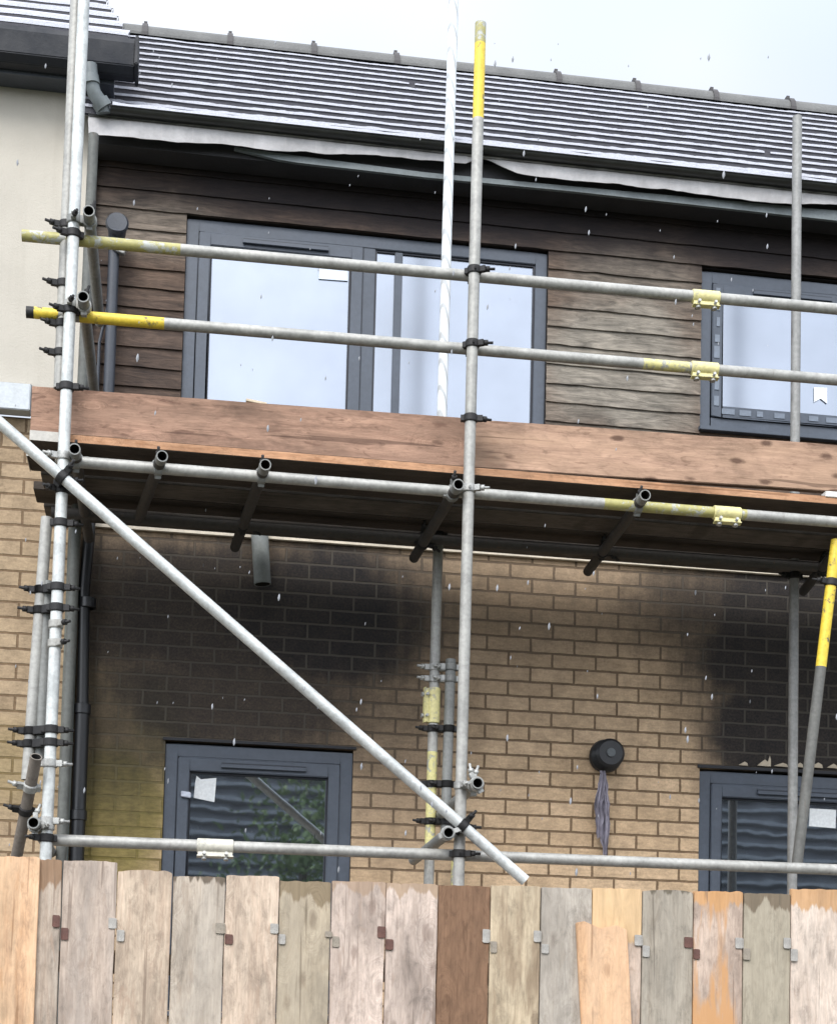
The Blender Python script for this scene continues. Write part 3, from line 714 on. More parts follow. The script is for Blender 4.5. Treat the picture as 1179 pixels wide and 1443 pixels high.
# ------------------------------------------------------------------ rag under the flue
mb = MB(); top = at(850, 1086, -.10); bot = at(850, 1206, -.03); n = 40
def strip(x0, wid, s0, s1, seed, ydep):
    m = 16; rows = []
    for i in range(n + 1):
        t = i / n; s = s0 + (s1 - s0) * t; row = []
        cx_ = top.x + (bot.x - top.x) * s + x0 * min(1., s * 2.5) + .007 * fbm(s * 4, seed); hw = wid * (.55 + .45 * min(1, s * 3)) * (1 + .45 * fbm(s * 5, seed + 3)) * (1 - .55 * max(0, t - .75) / .25)
        for j in range(m + 1):
            u = j / m * 2 - 1
            z = top.z + (bot.z - top.z) * s + (.022 * fbm(u * 3.5, seed, 2.) if i == n else 0)
            row.append((cx_ + hw * u + .003 * fbm(u * 3, s * 7, seed), -.085 + .05 * s + ydep + .011 * math.sin(u * 6 + s * 2.5 + seed) * (.3 + .7 * s) + .005 * fbm(u * 4, s * 7, seed), z))
        rows.append(row)
    mb.sheet(rows, thick=(0, .0025, 0))
strip(.006, .026, 0., 1., 1., 0.); strip(-.026, .020, .05, .80, 4., -.010); strip(.022, .013, .02, .52, 8., -.006)
g = G('grey_violet_cloth'); o_ = g.obj(); nz = g.noise(g.mapped(o_, (6, 6, 1)), 6, 5, .6)
CL = g.done(Base_Color=g.mix(g.ramp(nz, [(.35, 0.), (.65, 1.)]), (.12, .11, .135), (.34, .32, .38)), Roughness=.95, Normal=g.bump(g.noise(o_, 260, 3, .6), .001))
tag(obj('rag', mb, CL, fix=False), 'ragged grey violet cloth hanging from the round black flue', 'cloth')

# ------------------------------------------------------------------ scaffold
YF, YR = -1.25, -.40
GROUND = .75
scaf = thing('scaffold', 'tube and fitting scaffold frame of galvanised steel poles along the stained facade', 'scaffold', (1.2, YF, GROUND))
R_T = .02415
def tube(name, p0, p1, segs, mats, label=None):
    mb = MB(); mb.pipe(p0, p1, segs=segs, inner=len(mats)); o = obj(name, mb, list(mats) + [HOLE], scaf)
    if label: lab(o, label)
    return o
def standard(name, pxa, pya, pxb, pyb, Y, top_px=None, segs=((1., 0),), mats=(GALV,), label=None, foot=True):
    """upright through two photo points, carried on down to the patio"""
    a, b = at(pxa, pya, Y), at(pxb, pyb, Y); d = (b - a) / (b.z - a.z)
    p0 = a + d * (GROUND + .008 - a.z)
    if foot:
        m = MB(); m.box((p0.x - .075, p0.y - .075, GROUND + .001), (p0.x + .075, p0.y + .075, GROUND + .007)); 
    t = tube(name, p0, a, segs, mats, label)
    if foot: obj('base_plate', m, IRON_L, t)
    return p0, a
def frac(p0, p1, px, py):
    """fraction along p0-p1 at which it passes the photo point"""
    def proj(p):
        q = p - CAM; w = q.dot(fwd); return (CX + F_PX * q.dot(right) / w, CY + F_PX * q.dot(down) / w)
    best = min(range(1001), key=lambda i: (lambda s: (s[0] - px) ** 2 + (s[1] - py) ** 2)(proj(p0 + (p1 - p0) * (i / 1000))))
    return best / 1000.
def proj(p):
    q = p - CAM; w = q.dot(fwd); return (CX + F_PX * q.dot(right) / w, CY + F_PX * q.dot(down) / w)

S1 = standard('standard', 120, -40, 64, 1215, YF, mats=(GALV_L,), label='bright front upright at the left end')
p = standard('standard', 677, 33, 646, 1240, YF, segs=(((at(673, 168, YF).z - .758) / (at(677, 33, YF).z - .758), 0), ((at(676, 62, YF).z - .758) / (at(677, 33, YF).z - .758), 1), (1., 2)), mats=(GALV, YEL, OLIV), label='front upright with a yellow painted top')
S2 = p
YSP = -.40
g = G('taped_white_steel'); o_ = g.obj()
wv = g.n('TexWave', {'wave_type': 'BANDS', 'bands_direction': 'DIAGONAL'}, Vector=g.mapped(o_, (14, 14, 6)), Scale=.8, Distortion=2.5, Detail=2.).outputs[1]
WHITE = g.done(Base_Color=g.mix(1., (.72, .75, .76), g.ramp(wv, [(.05, .6), (.22, 1.)]), 'MULTIPLY'), Roughness=.5, Normal=g.bump(wv, .001))
zw = at(622, 592, YR); a3, b3 = at(640, -40, YR), at(604, 1243, YR)
S3 = standard('standard', 640, -40, 604, 1243, YR, segs=((.296, 0), (.345, 1), (.372, 1), (.56, 0), (1., 2)), mats=(GALV, YELP, WHITE), label='rear upright, whitish above the boards and yellow low down')
S4 = standard('standard', 1123, 165, 1116, 1215, YR, mats=(GALV_M,), label='short rear upright at the right')
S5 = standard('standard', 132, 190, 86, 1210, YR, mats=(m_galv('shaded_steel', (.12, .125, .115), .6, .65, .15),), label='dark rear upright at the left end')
# lapped lengths beside the left front upright
Y1 = YF - .0
tube('standard', at(83.5, 548, YF + .055), at(109, -40, YF + .055), ((1., 0),), (GALV,), 'second upright lapped behind the bright left one')
tube('standard', at(38, 1100, YF + .06), at(66, 730, YF + .06), ((1., 0),), (GALV,), 'outermost lapped upright below the platform')
tube('standard', at(56, 1075, YF + .065), at(67, 820, YF + .065), ((1., 0),), (GALV_D,), 'thin dark lapped length between two uprights')
tube('standard', at(627, 1180, YR - .02), at(635, 930, YR - .02), ((1., 0),), (GALV_D,), 'short grey length lapped to the rear upright')
tube('standard', at(640, 1300, YR + .02), at(643, 1205, YR + .02), ((1., 0),), (YELP,), 'pale stub low between the middle uprights')

YI = YF + .052                               # rails run just inside the front uprights
def rail(name, pts, segs_px, mats, label=None, Y=YI, x_end=None):
    a, b = at(*pts[0], Y), at(*pts[1], Y)
    b = a + (b - a) * 1.28 if x_end is None else b
    segs = [(frac(a, b, *q) if q else 1., mi) for q, mi in segs_px]
    o = tube(name, a, b, segs, mats, label); return a, b
R1 = rail('guard_rail', ((31, 332), (1179, 436)), (((255, 352), 1), (None, 0)), (GALV, OLIV), 'upper guard rail with a mossy yellow left end')
R2 = rail('guard_rail', ((37, 440), (1179, 536)), (((48, 441), 2), ((82, 444), 1), ((112, 447), 0), ((232, 456), 1), ((905, 512), 0), ((970, 518), 3), (None, 0)), (GALV, YEL, IRON, YELP), 'lower guard rail with chipped yellow paint')
L1 = rail('ledger', ((78, 649), (1179, 736.4)), (((850, 711), 0), ((1050, 728), 1), (None, 0)), (GALV, OLIV), 'platform ledger with a mossy patch')
L0 = rail('ledger', ((74, 1184.5), (1179, 1226.5)), ((None, 0),), (GALV,), 'low ledger just above the fence')
# rear ledgers under the boards
zl = L1[0].z
mb_a, mb_b = at(150, 718, YR - .06), at(1179, 779, YR - .06)
tube('ledger', Vector((-.62, YR - .11, zl + .005)), Vector((4.3, YR - .11, zl + .005)), ((1., 0),), (RUSTY_SHADE,), 'rear ledger under the platform boards')
# transoms from front to back over the ledgers
z_t = zl + .050
ends = [((105, 633), (95, 690)), ((228.5, 643), (194, 735)), ((374, 655), (331, 772)), ((646, 683), (583, 787)), ((909, 698), (828, 806)), ((1222, 722), (1128, 838))]
TR = []
for i, (fr, bk) in enumerate(ends):
    a = at(*fr, YF - .075)
    zz_ = a.z; b = at_z(*bk, zz_)
    if b.y > -.12: b = a + (b - a) * ((-.12 - a.y) / (b.y - a.y))
    if i == 0: b = Vector((a.x + .0, -.15, a.z))
    tube('transom', a, b, ((.06, 0), (1., 1)), (GALV_D, RUSTY_SHADE)); TR.append((a, b))  # front tip stays lighter, the rest has the platform's shade in its colour
# return rails at the left end and at the lower lift
RT = []
for (fx, fy), nm in (((125, 297), 'guard_rail'), ((117, 418), 'guard_rail'), ((673, 1104), 'transom'), ((632, 1174), 'transom'), ((47, 1160), 'transom')):
    a = at(fx, fy, YF - .09); b = Vector((a.x, YR + .10, a.z)); 
    if nm == 'transom' : b.y = YR + .05
    tube(nm, a, b, ((1., 0),), (GALV_D,)); RT.append((a, b))
a = at(51, 1067, YF - .09); b = at(22, 1215, YF + .25); tube('brace', a, b, ((1., 0),), (m_galv('brown_steel', (.20, .175, .15), .7, .6, .3),), 'short brown brace leaning at the left corner')
# long diagonal brace in front and the yellow one at the right
YB = YF - .052
tube('brace', at(-60, 544, YB), at(740, 1242, YB), ((1., 0),), (GALV_L,), 'long pale diagonal brace crossing two bays')
p0, p1 = at(1178, 762, YF + .11), at(1122, 1224, YF + .11)
tube('brace', p0, p1, ((frac(p0, p1, 1160, 941), 1), (1., 0)), (m_galv('weathered_steel', (.13, .13, .12), .6, .65, .15), YEL), 'leaning brace with a bright yellow upper half')

# fittings
def coupler(p, da, db=None, off=None, mat=IRON, bolt_dir=None, scale=1.0, two=True):
    """band round the tube at p (axis da) and, when given, round a second tube at p+off (axis db)"""
    p = Vector(p); mb = MB(); bts = []; da = Vector(da).normalized()
    def half(c, d, side):
        mb.band(c, d, .0246, .0305, .034, 0)
        u = side - d * side.dot(d); u.normalize(); w = d.cross(u).normalized()
        fl = c + u * .040
        mb.obox(fl, u * .013, w * .010, d * .013); mb.obox(c - u * .034, u * .008, w * .012, d * .013)
        bt = MB(); e = (u + w * .35).normalized(); f_ = d.cross(e)
        bt.rod([fl - e * .014, fl + e * .052], .0062, 8); bt.rod([fl + e * .014, fl + e * .030], .0125, 6); bts.append(bt)
    sd = Vector(bolt_dir) if bolt_dir else Vector((-1, -.4, 0))
    half(p, da, sd)
    if off is not None:
        off = Vector(off); q = p + off; db = Vector(db).normalized()
        s2 = sd if abs(Vector(sd).normalized().dot(db)) < .9 else Vector((0, -.5, 1))
        half(q, db, s2)
        mid = p + off * .5; u = off.normalized(); h = max(.004, off.length / 2 - .0240)
        a_, b_ = mb.frame(u); mb.obox(mid, u * h, a_ * .017, b_ * .017)
    o = obj('coupler', mb, mat, scaf, bevel=.0015)
    for bt in bts: obj('bolt', bt, IRON_L if mat is IRON_L else IRON, o)
    return o
def on(line, px, py):
    a, b = line; return a + (b - a) * frac(a, b, px, py)
Z = Vector((0, 0, 1)); X = Vector((1, 0, 0)); Yv = Vector((0, 1, 0))
rd = lambda l: (l[1] - l[0]).normalized()
for line, (px1, py1), (px2, py2), mt in ((R1, (101, 338), (668, 388), IRON), (R2, (95, 446), (664, 492), IRON), (L1, (86, 651), (657, 694), IRON_L), (L0, (66, 1184), (650, 1208), IRON)):
    for S, (px_, py_) in ((S1, (px1, py1)), (S2, (px2, py2))):
        q = on(S, px_, py_); r_ = Vector((q.x, YI, line[0].z + (line[1].z - line[0].z) * (q.x - line[0].x) / (line[1].x - line[0].x)))
        coupler(Vector((q.x, q.y, r_.z)), Z, X, Vector((.0, YI - YF, 0)), mt if S is S2 or line is L1 else IRON, (-1, -.3, .1) if S is S1 else (1, -.6, .1))
# toe board clips
for S, pt in ((S1, (92, 546)), (S2, (665, 590))):
    coupler(on(S, *pt), Z, mat=IRON, bolt_dir=(1, -.2, 0)); 
coupler(on(S1, 78, 738), Z, mat=IRON, bolt_dir=(1, -.1, 0)); coupler(on(S1, 84, 690), Z, mat=IRON, bolt_dir=(-1, -.5, 0))
# return rails to uprights, transoms to ledger
for (a, b), S, mt in ((RT[0], S1, GALV_D), (RT[1], S1, GALV), (RT[2], S2, IRON_L), (RT[4], S1, IRON_L)):
    q = on(S, *proj(a)); q = Vector((q.x, q.y, a.z)); coupler(q, Z, Yv, Vector((a.x - q.x, 0, 0)) * 1.0 if abs(a.x - q.x) > .03 else Vector((.05, 0, 0)), mt, (0, -1, .2))
q = on(S3, *proj(RT[3][0])); 
coupler(RT[3][0] + Vector((0, .03, 0)), Yv, mat=IRON_L, bolt_dir=(1, 0, .4)); coupler(RT[2][0] + Vector((0, .03, 0)), Yv, mat=IRON_L, bolt_dir=(-.6, 0, 1))
for a, b in TR:
    q = Vector((a.x, YI, a.z)) + (b - a) * ((YI - a.y) / (b.y - a.y)) - Vector((0, YI - a.y, 0)) * 0
    q = a + (b - a) * ((YI - a.y) / (b.y - a.y)); lz = L1[0].z + (L1[1].z - L1[0].z) * (q.x - L1[0].x) / (L1[1].x - L1[0].x)
    coupler(q, b - a, X, Vector((0, 0, lz - q.z)), GALV_D, (1, -.2, .1))
for a, b in TR[2:]:
    q = a + (b - a) * ((YR - .11 - a.y) / (b.y - a.y)); coupler(q, b - a, X, Vector((0, 0, zl + .005 - q.z)), IRON, (1, -.2, -.2))
# lapped uprights at the left
SA = (at(83.5, 548, YF + .055), at(109, -40, YF + .055)); SB = (at(38, 1100, YF + .06), at(66, 730, YF + .06))
for pt in ((94, 318), (88, 401), (83, 457), (82, 498)): coupler(on(SA, *pt), Z, mat=IRON, bolt_dir=(-1, -.2, .1))
for pt, dx in (((70, 828), 0), ((68, 857), 0), ((60, 1028), 0), ((57, 1046), 0)):
    q = on(S1, *pt); r_ = on(SB, *pt); r_ = SB[0] + (SB[1] - SB[0]) * ((q.z - SB[0].z) / (SB[1].z - SB[0].z))
    coupler(q, Z, Z, r_ - q, IRON, (1, -.15, .05)); coupler(r_, Z, mat=IRON, bolt_dir=(-1, -.1, .05))
coupler(on(S1, 68, 1076), Z, mat=IRON_L, bolt_dir=(1, -.2, 0)); coupler(on(S1, 66, 1158), Z, mat=IRON_L, bolt_dir=(1, -.3, 0))
for d_ in (.18, .40): coupler(at(51, 1067, YF - .09).lerp(at(22, 1215, YF + .25), d_ + .1), at(22, 1215, YF + .25) - at(51, 1067, YF - .09), mat=IRON if d_ > .3 else IRON_L, bolt_dir=(-1, -.3, .2))
for pt in ((75, 880), (73, 908)): coupler(on(S1, *pt), Z, mat=GALV, bolt_dir=(.6, -1, 0))
# middle pair of rear uprights
SL = (at(627, 1180, YR - .02), at(635, 930, YR - .02))
for pt, mt in (((612, 942), IRON_L), ((611, 957), IRON_L), ((608, 1028), IRON), ((606, 1105), IRON), ((605, 1158), IRON)):
    q = on(S3, *pt); r_ = SL[0] + (SL[1] - SL[0]) * ((q.z - SL[0].z) / (SL[1].z - SL[0].z)); coupler(q, Z, Z, r_ - q, mt, (-1, -.1, 0)); 
    if pt[1] < 1130: coupler(r_, Z, mat=mt, bolt_dir=(1, -.1, 0))
coupler(on(S3, 617, 752), Z, mat=IRON, bolt_dir=(-1, -.1, 0)); coupler(on(S4, 1122, 812), Z, mat=IRON, bolt_dir=(-1, -.1, 0))
# brace swivels
BR = (at(-60, 544, YB), at(740, 1242, YB))
for S, pt in ((S1, (85, 676)), (S2, (651, 1165))):
    q = on(BR, *pt); coupler(q, rd(BR), Z, Vector((0, YF - YB, 0)), IRON, (.6, -.4, .7))
coupler(on((p0, p1), 1174, 822), p1 - p0, mat=IRON, bolt_dir=(-1, -.2, 0))
# sleeve couplers joining lengths of rail
def sleeve(line, px, py, mat, half=.062, side=Vector((0, -.25, -1))):
    c = on(line, px, py); d = rd(line); mb = MB()
    mb.band(c, d, .0244, .0305, half * 2, 0, 20)
    u = (side - d * side.dot(d)).normalized(); w = d.cross(u)
    mb.obox(c + u * .036, u * .009, w * .010, d * (half - .004)); mb.obox(c + u * .047, u * .003, w * .013, d * (half - .0))
    bts = []
    for s_ in (-.6, .6):
        bt = MB(); bts.append(bt); bt.rod([c + u * .04 + d * half * s_ - w * .03, c + u * .04 + d * half * s_ + w * .03], .007, 8); bt.rod([c + u * .05 + d * half * s_, c + u * .062 + d * half * s_], .011, 6)
    o = obj('sleeve_coupler', mb, mat, scaf, bevel=.001)
    for bt in bts: obj('bolt', bt, IRON_L, o)
YSL = m_chip('cream_yellow_paint', (.66, .60, .28), (.36, .34, .27), .43)
sleeve(R1, 994, 420, YSL); sleeve(R2, 992, 520, YSL); sleeve(L1, 1024, 725, YSL); sleeve(L0, 303, 1193, m_chip('cream_paint', (.56, .54, .46), (.33, .32, .29), .42), .075)
sleeve(S3, 607, 995, YSL, .085, Vector((-1, -.2, 0)))

# ------------------------------------------------------------------ platform: toe boards and scaffold boards
TB1 = m_wood('red_brown_board', (.40, .245, .170), (.11, .055, .038), 'X', 1.3, 1.35, contrast=1.5, grey=(.27, .17, .12), greyamt=.55)
TB2 = m_wood('tan_brown_board', (.44, .285, .200), (.13, .072, .048), 'X', 4.7, 1.3, contrast=1.45, grey=(.50, .33, .22), greyamt=.5)
def board_x(name, a, b, h, t, mat, up=None, bev=.003, n=30, wob=.002, seed=0):
    """horizontal plank from a to b (its lower front edge), height h, thickness t"""
    a, b = Vector(a), Vector(b); rows = [[], []]; mb = MB()
    lo, hi = [], []
    for i in range(n + 1):
        p = a.lerp(b, i / n); lo.append(p + Vector((0, 0, wob * fbm(p.x * 3, seed)))); hi.append(p + Vector((0, 0, h + wob * 1.3 * fbm(p.x * 2.5, seed + 5.))))
    mb.poly_prism(lo + hi[::-1], (0, t, 0)); return obj(name, mb, mat, bevel=bev)
yt = YF + .115
ta, tb = at(45, 546, yt), at(656, 590, yt); tc = at(1179, 626.5, yt)
bot1 = at(400, 640, yt).z; htoe = at(400, 573, yt).z - bot1
z_deckf = at(400, 654, YF - .02).z
DT = at(600, 656, YF + .115)
zt0, zt1 = ta.z, tc.z
zl_ = lambda x: L1[0].z + (L1[1].z - L1[0].z) * (x - L1[0].x) / (L1[1].x - L1[0].x)
dz = zl_(1.0) + .0755                        # underside of the boards at x = 1
slope = (L1[1].z - L1[0].z) / (L1[1].x - L1[0].x)
BT = .038
xm = at(662, 620, yt).x
zdeck = lambda x: dz + slope * (x - 1.) + BT + .001
zb_ = lambda x: max(zdeck(x), ta.z + (tc.z - ta.z) * (x - ta.x) / (tc.x - ta.x) - .217)      # the toe board rides up towards the right
H_T = .221
o = board_x('toe_board', (ta.x, yt, zb_(ta.x)), (xm - .002, yt, zb_(xm)), H_T - .004, .038, TB1, seed=1.)
tag(o, 'red brown toe board on the left half of the platform with a big dark knot', 'toe board', 'toe boards along the platform')
o = board_x('toe_board', (xm + .002, yt, zb_(xm)), (4.35, yt, zb_(4.35)), H_T - .006, .038, TB2, seed=2.)
tag(o, 'paler brown toe board on the right half of the platform', 'toe board', 'toe boards along the platform')
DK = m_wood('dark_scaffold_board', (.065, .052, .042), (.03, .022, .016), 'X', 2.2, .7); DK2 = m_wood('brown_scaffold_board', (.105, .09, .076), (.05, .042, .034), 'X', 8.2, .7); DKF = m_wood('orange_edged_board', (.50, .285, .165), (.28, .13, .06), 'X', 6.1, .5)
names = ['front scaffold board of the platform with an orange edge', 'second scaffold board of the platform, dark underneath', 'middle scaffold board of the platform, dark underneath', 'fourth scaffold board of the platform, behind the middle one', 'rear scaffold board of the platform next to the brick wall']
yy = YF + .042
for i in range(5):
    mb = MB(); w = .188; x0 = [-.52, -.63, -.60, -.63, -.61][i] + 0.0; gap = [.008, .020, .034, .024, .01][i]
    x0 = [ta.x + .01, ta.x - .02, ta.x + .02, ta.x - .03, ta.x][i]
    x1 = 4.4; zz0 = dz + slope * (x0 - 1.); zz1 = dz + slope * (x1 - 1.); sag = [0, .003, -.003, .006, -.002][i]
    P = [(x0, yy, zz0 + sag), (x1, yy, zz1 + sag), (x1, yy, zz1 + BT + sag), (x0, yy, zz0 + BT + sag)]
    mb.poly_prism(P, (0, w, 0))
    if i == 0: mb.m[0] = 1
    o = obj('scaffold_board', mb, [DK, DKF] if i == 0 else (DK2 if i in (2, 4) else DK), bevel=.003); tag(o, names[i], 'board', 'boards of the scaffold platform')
    if i in (0, 1):
        bnd = MB(); xb_ = x0 - .004; yb_ = yy - .003; L_ = .15 if i == 0 else .05; zz_a = zz0 + sag + (0 if i else .001)
        bnd.poly_prism([(xb_, yb_, zz_a - .003), (xb_ + L_, yb_, zz_a - .003 + slope * L_), (xb_ + L_, yb_, zz_a + BT + slope * L_), (xb_, yb_, zz_a + BT)], (0, .003, 0))
        bnd.box((xb_, yb_ + .003, zz_a - .003), (xb_ + .003, yb_ + w, zz_a + BT))
        obj('end_band', bnd, m_plain('pale_zinc_band', (.44, .42, .38), .5, .1, .2) if i == 0 else IRON_L, o)
    yy += w + gap
# scrap of pale timber on top of the toe board
p = at(361, 577, yt + .01)
mb = MB(); mb.obox((p.x, yt + .02, zb_(p.x) + H_T + .006), Vector((.045, .004, -.004)), Vector((0, .012, 0)), Vector((0, 0, .006))); tag(obj('wood_scrap', mb, m_plain('pale_wood', (.62, .52, .38), .8), bevel=.002), 'small pale scrap of wood lying on the toe board', 'scrap')
# pale tag at the right end of the boards
mb = px_box([(1163, 692), (1190, 694), (1190, 702), (1163, 700)], YF + .036, .05); tag(obj('packing_piece', mb, m_plain('white_wood', (.7, .68, .64), .7), bevel=.002), 'small white packing piece at the right end of the platform edge', 'packing piece')

# ------------------------------------------------------------------ fence in front
FYp = -2.40
fence = thing('board_fence', 'weathered close boarded fence of mixed pale, grey and orange planks', 'fence', (1.0, FYp, 0))
ORA, ORD = (.66, .43, .27), (.44, .24, .12)
PAL, PALD = (.56, .45, .355), (.34, .24, .175)
PNK = (.60, .49, .42)
GRY, GRD = (.37, .325, .265), (.20, .165, .125)
BRN, BRD = (.215, .125, .075), (.07, .036, .02)
# left px at top, right px at top, top y, colour, dark, extra
boards = [
 (-86, -3, 1207, PAL, PALD, {}, 0, ''),
 (-2, 56, 1208, ORA, ORD, dict(grey=(.74, .55, .36), greyamt=.6), -.016, 'new orange plank at the left edge'),
 (50, 88, 1212, (.47, .40, .33), PALD, dict(top=(.27, .16, .09), topd=.09), 0, 'narrow plank with a brown stained top'),
 (89.8, 165.3, 1214, (.47, .385, .32), (.30, .22, .17), dict(grey=(.44, .385, .34), greyamt=.6), 0, ''),
 (166.4, 243, 1227, (.53, .425, .325), PALD, {}, 0, ''),
 (244.5, 318, 1236, (.55, .47, .385), (.32, .25, .19), dict(grey=(.40, .36, .31), greyamt=.6, top=(.10, .075, .05), topd=.016), 0, ''),
 (319.2, 394, 1235, (.57, .46, .36), PALD, dict(streak=(.40, .30, .22), streakamt=.3), 0, ''),
 (395, 467, 1243, (.44, .37, .275), (.27, .21, .14), dict(grey=(.40, .34, .26), greyamt=.6, top=(.22, .165, .10), topd=.06), 0, ''),
 (468.3, 544, 1243, PNK, (.32, .24, .19), dict(top=(.38, .27, .19), topd=.03), 0, ''),
 (545, 617, 1246, PNK, (.33, .25, .20), dict(top=(.36, .255, .17), topd=.035), 0, ''),
 (618.4, 690.5, 1249, BRN, BRD, dict(grey=(.22, .13, .08), greyamt=.5), .004, 'dark brown plank'),
 (691.5, 761.5, 1249, (.50, .41, .29), (.25, .185, .12), dict(streak=(.20, .14, .09), streakamt=.6), 0, ''),
 (763, 834, 1252, (.45, .405, .35), (.27, .23, .185), dict(grey=(.38, .335, .285), greyamt=.6), 0, ''),
 (835, 904.5, 1253, (.58, .47, .39), PALD, dict(top=(.66, .45, .24), topd=.19), 0, 'plank with a yellow orange top'),
 (905.8, 976.6, 1255, GRY, GRD, dict(grey=(.34, .31, .26), greyamt=.6, top=(.12, .10, .07), topd=.012), 0, ''),
 (978, 1047, 1257, (.55, .43, .35), (.34, .24, .18), dict(streak=(.50, .27, .12), streakamt=.9, top=(.52, .29, .13), topd=.05), 0, 'pinkish plank streaked with orange'),
 (1048, 1113.5, 1260, (.38, .335, .26), (.23, .19, .14), dict(grey=(.34, .30, .23), greyamt=.5, top=(.16, .12, .08), topd=.04), 0, ''),
 (1115, 1190, 1254, (.62, .52, .44), (.43, .33, .26), dict(top=(.48, .27, .12), topd=.075), -.004, 'pale plank with an orange band along its top'),
 (1192, 1264, 1260, GRY, GRD, {}, 0, ''),
 (1266, 1336, 1262, PAL, PALD, {}, 0, ''),
 (1338, 1408, 1263, PNK, PALD, {}, 0, ''),
]
plank_objs = []
for i, (l, r_, ty, col, dk, kw, dy, lb) in enumerate(boards):
    l -= .35; r_ += .35
    y0 = FYp + dy + RND.uniform(-.002, .002)
    A, Bp = at(l, ty, y0), at(r_, ty, y0); xl, xr_ = A.x, Bp.x; ztop = (A.z + Bp.z) / 2
    rr = random.Random(i * 5 + 1); ptop = []; n = 14; rnd = .008 if i in (4, 14) else .0012
    lean = rr.uniform(-.004, .004)
    edgeL, edgeR = [], []
    for j in range(25):
        z = .04 + (ztop - .008 - .04) * j / 24
        edgeL.append((xl + .0022 * fbm(z * 4, i * 3.3) + lean * (1 - z / ztop) + .001, y0, z)); edgeR.append((xr_ + .0022 * fbm(z * 4, i * 3.3 + 50) + lean * (1 - z / ztop) - .001, y0, z))
    for j in range(1, n):
        u = j / n; ptop.append((xl + (xr_ - xl) * u, y0, ztop + (A.z - ztop) * (1 - 2 * u) * .6 + .004 * fbm(u * 5, i * 2.) - rnd * (abs(2 * u - 1) ** 4) * 1.2))
    if rnd < .005:
        edgeL[-1] = (edgeL[-1][0], y0, ztop - .0015 + .003 * fbm(i * 3.1)); edgeR[-1] = (edgeR[-1][0], y0, ztop - .0015 + .003 * fbm(i * 4.7 + 9))
    mb = MB(); mb.poly_prism(edgeL + ptop + edgeR[::-1], (0, .022, 0))
    mat = m_wood('fence_plank_%s' % 'abcdefghijklmnopqrstuvwxyz'[i], col, dk, 'Z', i * 1.37 + .4, .8, topz=(ztop - .04) / 2, contrast=1.12, **kw)
    o = obj('plank', mb, mat, fence, bevel=.0015); plank_objs.append((o, xl, xr_))
    if lb: lab(o, lb)
# bands nailed over the joints: one on each plank, stepped
CLG = m_plain('grey_nail_plate', (.40, .38, .35), .55, .3, .3, 20); CLR = m_plain('rust_red_nail_plate', (.13, .062, .048), .7, .1, .4, 20)
CLB = m_plain('tan_nail_plate', (.30, .26, .21), .7, .1, .3, 20)
def plate(pi, x0, x1, y0, y1, mat, seed):
    yb = FYp + boards[pi][6] - .0065; a, b = at(x0, y0, yb), at(x1, y1, yb); mb = MB()
    w = b.x - a.x; r_ = .006; left = seed == 0
    mb.poly_prism([(a.x, yb, a.z - .002), (a.x + .003, yb, a.z), (b.x - .002, yb, a.z - .001), (b.x, yb, a.z - .005), (b.x, yb, b.z + .004), (b.x - .004, yb, b.z), (a.x + .003, yb, b.z + .001), (a.x, yb, b.z + .005)], (0, .004, 0))
    c = Vector(((a.x + b.x) / 2, yb - .001, (a.z + b.z) / 2)); mb.rod([c, c + Vector((0, .004, 0))], .0035, 8)
    mb.box(((b.x - .0035) if left else a.x, yb - .003, b.z + .002), (b.x if left else a.x + .0035, yb + .0005, a.z - .004))
    obj('nail_plate', mb, mat, plank_objs[pi][0], bevel=.0008)
for (pl, xa0, xa1, ya0, ya1, xb0, xb1, yb0, yb1, m1, m2) in (
    (2, 74, 84, 1290, 1308, 86, 96, 1308, 1326, CLR, CLR), (3, 153, 164, 1294, 1310, 165, 175, 1311, 1328, CLG, CLG), (5, 304, 317, 1301, 1317, 317, 328, 1317, 1332, CLB, CLR),
    (6, 381, 392, 1302, 1317, 393, 402, 1317, 1332, CLG, CLG), (7, 458, 468, 1313, 1322, 468, 478, 1320, 1336, CLB, CLB), (8, 532, 543, 1306, 1323, 543, 554, 1324, 1340, CLR, CLR),
    (10, 680, 690, 1310, 1330, 691, 700, 1327, 1344, CLG, CLB), (11, 752, 762, 1312, 1329, 763, 773, 1331, 1345, CLG, CLG), (13, 894, 905, 1318, 1334, 905, 915, 1333, 1350, CLG, CLG),
    (14, 964, 976, 1321, 1337, 977, 986, 1338, 1353, CLR, CLR), (15, 1036, 1047, 1322, 1338, 1047, 1057, 1337, 1354, CLG, CLB), (16, 1104, 1114, 1322, 1338, 1114, 1124, 1338, 1356, CLG, CLG)):
    plate(pl, xa0, xa1, ya0, ya1, m1, 0); plate(pl + 1, xb0, xb1, yb0, yb1, m2, 1)
# rails and posts behind the planks
RW = m_wood('fence_rail_wood', (.26, .19, .13), (.14, .09, .06), 'X', 9., .5)
for z in (.35, 1.12, 1.86):
    mb = MB(); mb.box((-.82, FYp + .027, z), (3.0, FYp + .068, z + .07)); obj('fence_rail', mb, RW, fence, bevel=.003)
for x in (-.7, 1.15, 2.9):
    mb = MB(); mb.box((x, FYp + .070, 0.0), (x + .09, FYp + .16, 2.05)); obj('fence_post', mb, RW, fence, bevel=.003)
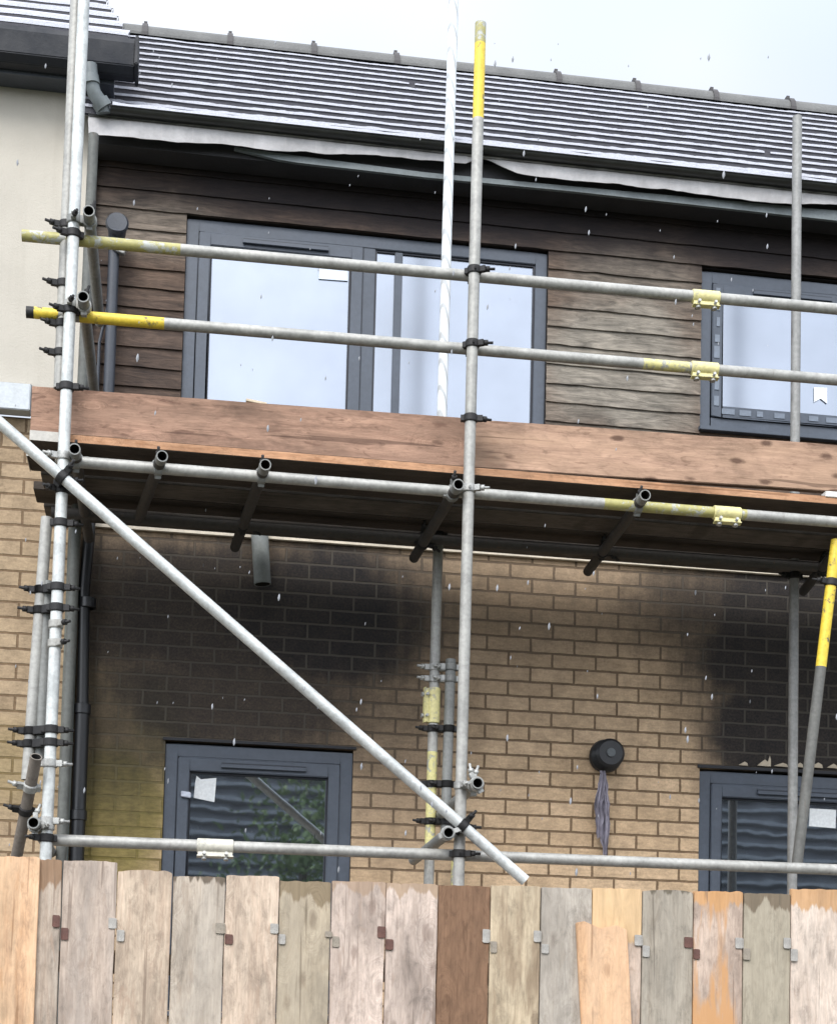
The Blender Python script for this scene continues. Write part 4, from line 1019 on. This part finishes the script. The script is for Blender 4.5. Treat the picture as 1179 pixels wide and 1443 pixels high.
# loose plank fixed askew over the fence
yl = FYp - .028
a = [at(812, 1301, yl), at(823, 1299, yl), at(846, 1309, yl), at(868, 1304, yl), at(883.5, 1311, yl), at(887, 1380, yl), at(891, 1470, yl), at(821, 1470, yl), at(816, 1380, yl)]
mb = MB(); d_ = a[-1] - a[0]
lo1 = at(848, 2060, yl); lo2 = at(921, 2060, yl); pts = a[:7] + [lo2, lo1] + a[7:]
mb.poly_prism([(p.x, yl, p.z) for p in pts], (0, .020, 0))
tag(obj('loose_plank', mb, m_wood('new_orange_plank', (.66, .42, .25), (.44, .24, .12), 'Z', 3.3, 1.0, contrast=1., grey=(.60, .43, .30), greyamt=.4), bevel=.0025), 'new orange plank fixed askew over the fence, lower than its neighbours', 'plank')

# ------------------------------------------------------------------ behind the camera: what the lower panes mirror
opp = thing('opposite_house', 'dark tiled house mirrored in the lower window panes', 'house', (8, -26, 0))
mb = MB(); mb.box((-4, -33, 0), (22, -26, 4.9)); obj('wall', mb, m_plain('dull_brick', (.16, .11, .08), .9, 0, .3, 3), opp)
mb = MB(); gt = MB(); nrw = 15
for k in range(nrw):
    y0, y1 = -25.6 - 3.6 * k / nrw, -25.6 - 3.6 * (k + 1) / nrw; z0, z1 = 4.7 + 4.6 * k / nrw, 4.7 + 4.6 * (k + 1) / nrw
    mb.sheet([[(-4.4 + .4 * i, y0, z0 - .10 + .05 * fbm(i * .15, k)) for i in range(68)], [(-4.4 + .4 * i, y0 + .04, z0 + .02 + .05 * fbm(i * .15, k)) for i in range(68)], [(-4.4 + .4 * i, y1, z1 - .10 + .05 * fbm(i * .15, k + 1)) for i in range(68)]], smooth=False)
    gt.sheet([[(-4.4 + .4 * i, y0 + .06, z0 - .02 + .05 * fbm(i * .15, k)) for i in range(68)], [(-4.4 + .4 * i, y0 + .07, z0 + .05 + .05 * fbm(i * .15, k)) for i in range(68)]], smooth=False)
rf = obj('roof', mb, m_plain('wet_dark_tile', (.045, .05, .06), .5, 0, .4, 2.), opp, fix=False); obj('snow', gt, m_plain('grey_snow', (.45, .48, .53), .7), rf, fix=False)
tree = thing('garden_tree', 'leafy green garden tree mirrored in the lower left pane', 'tree', (2.0, -17, 0))
mb = MB(); mb.rod([(2.0, -17, 0), (2.05, -17, 2), (1.9, -17.1, 4.6)], [.2, .15, .08], 10); mb.rod([(2.05, -17, 2), (2.6, -16.8, 4.2)], [.09, .04], 8); mb.rod([(2.02, -17, 1.8), (1.5, -17.2, 3.9)], [.08, .04], 8)
obj('trunk', mb, m_plain('bark', (.07, .05, .035), .9), tree)
mb = MB(); rr = random.Random(5); cl = [(2.15 + rr.gauss(0, .5), -17 + rr.gauss(0, .5), 4.7 + rr.gauss(0, .55)) for _ in range(34)]
for c_ in cl:
    for _ in range(60):
        p = Vector(c_) + Vector((rr.gauss(0, .24), rr.gauss(0, .24), rr.gauss(0, .2))); u = Vector((rr.uniform(-1, 1), rr.uniform(-1, 1), rr.uniform(-1, 1))).normalized(); v = u.orthogonal().normalized(); s = rr.uniform(.04, .08)
        mb.add([p - u * s, p + v * s * .5, p + u * s, p - v * s * .5], [(0, 1, 2, 3)])
obj('crown', mb, m_leaf('leaves', (.07, .14, .03), (.16, .22, .06)), tree, fix=False)

# ------------------------------------------------------------------ falling sleet
mb = MB(); rr = random.Random(21)
for _ in range(210):
    y = rr.uniform(-2.3, -.15); px, py = rr.uniform(-40, 1230), rr.uniform(60, 1240)
    p = at(px, py, y); s = rr.choice((.45, .6, .75, .9, 1.1, 1.5)) * rr.uniform(.8, 1.15)
    mb.rod([p + Vector((.0015, 0, .012 * s)), p + Vector((.001 * rr.uniform(-1, 1), 0, .006 * s)), p, p - Vector((.001, 0, .008 * s))], [.0008 * s, .0030 * s, .0038 * s, .0008 * s], 6)
o = obj('falling_sleet', mb, m_plain('wet_snow', (.28, .29, .31), .7, 0, .05)); o['kind'] = 'stuff'
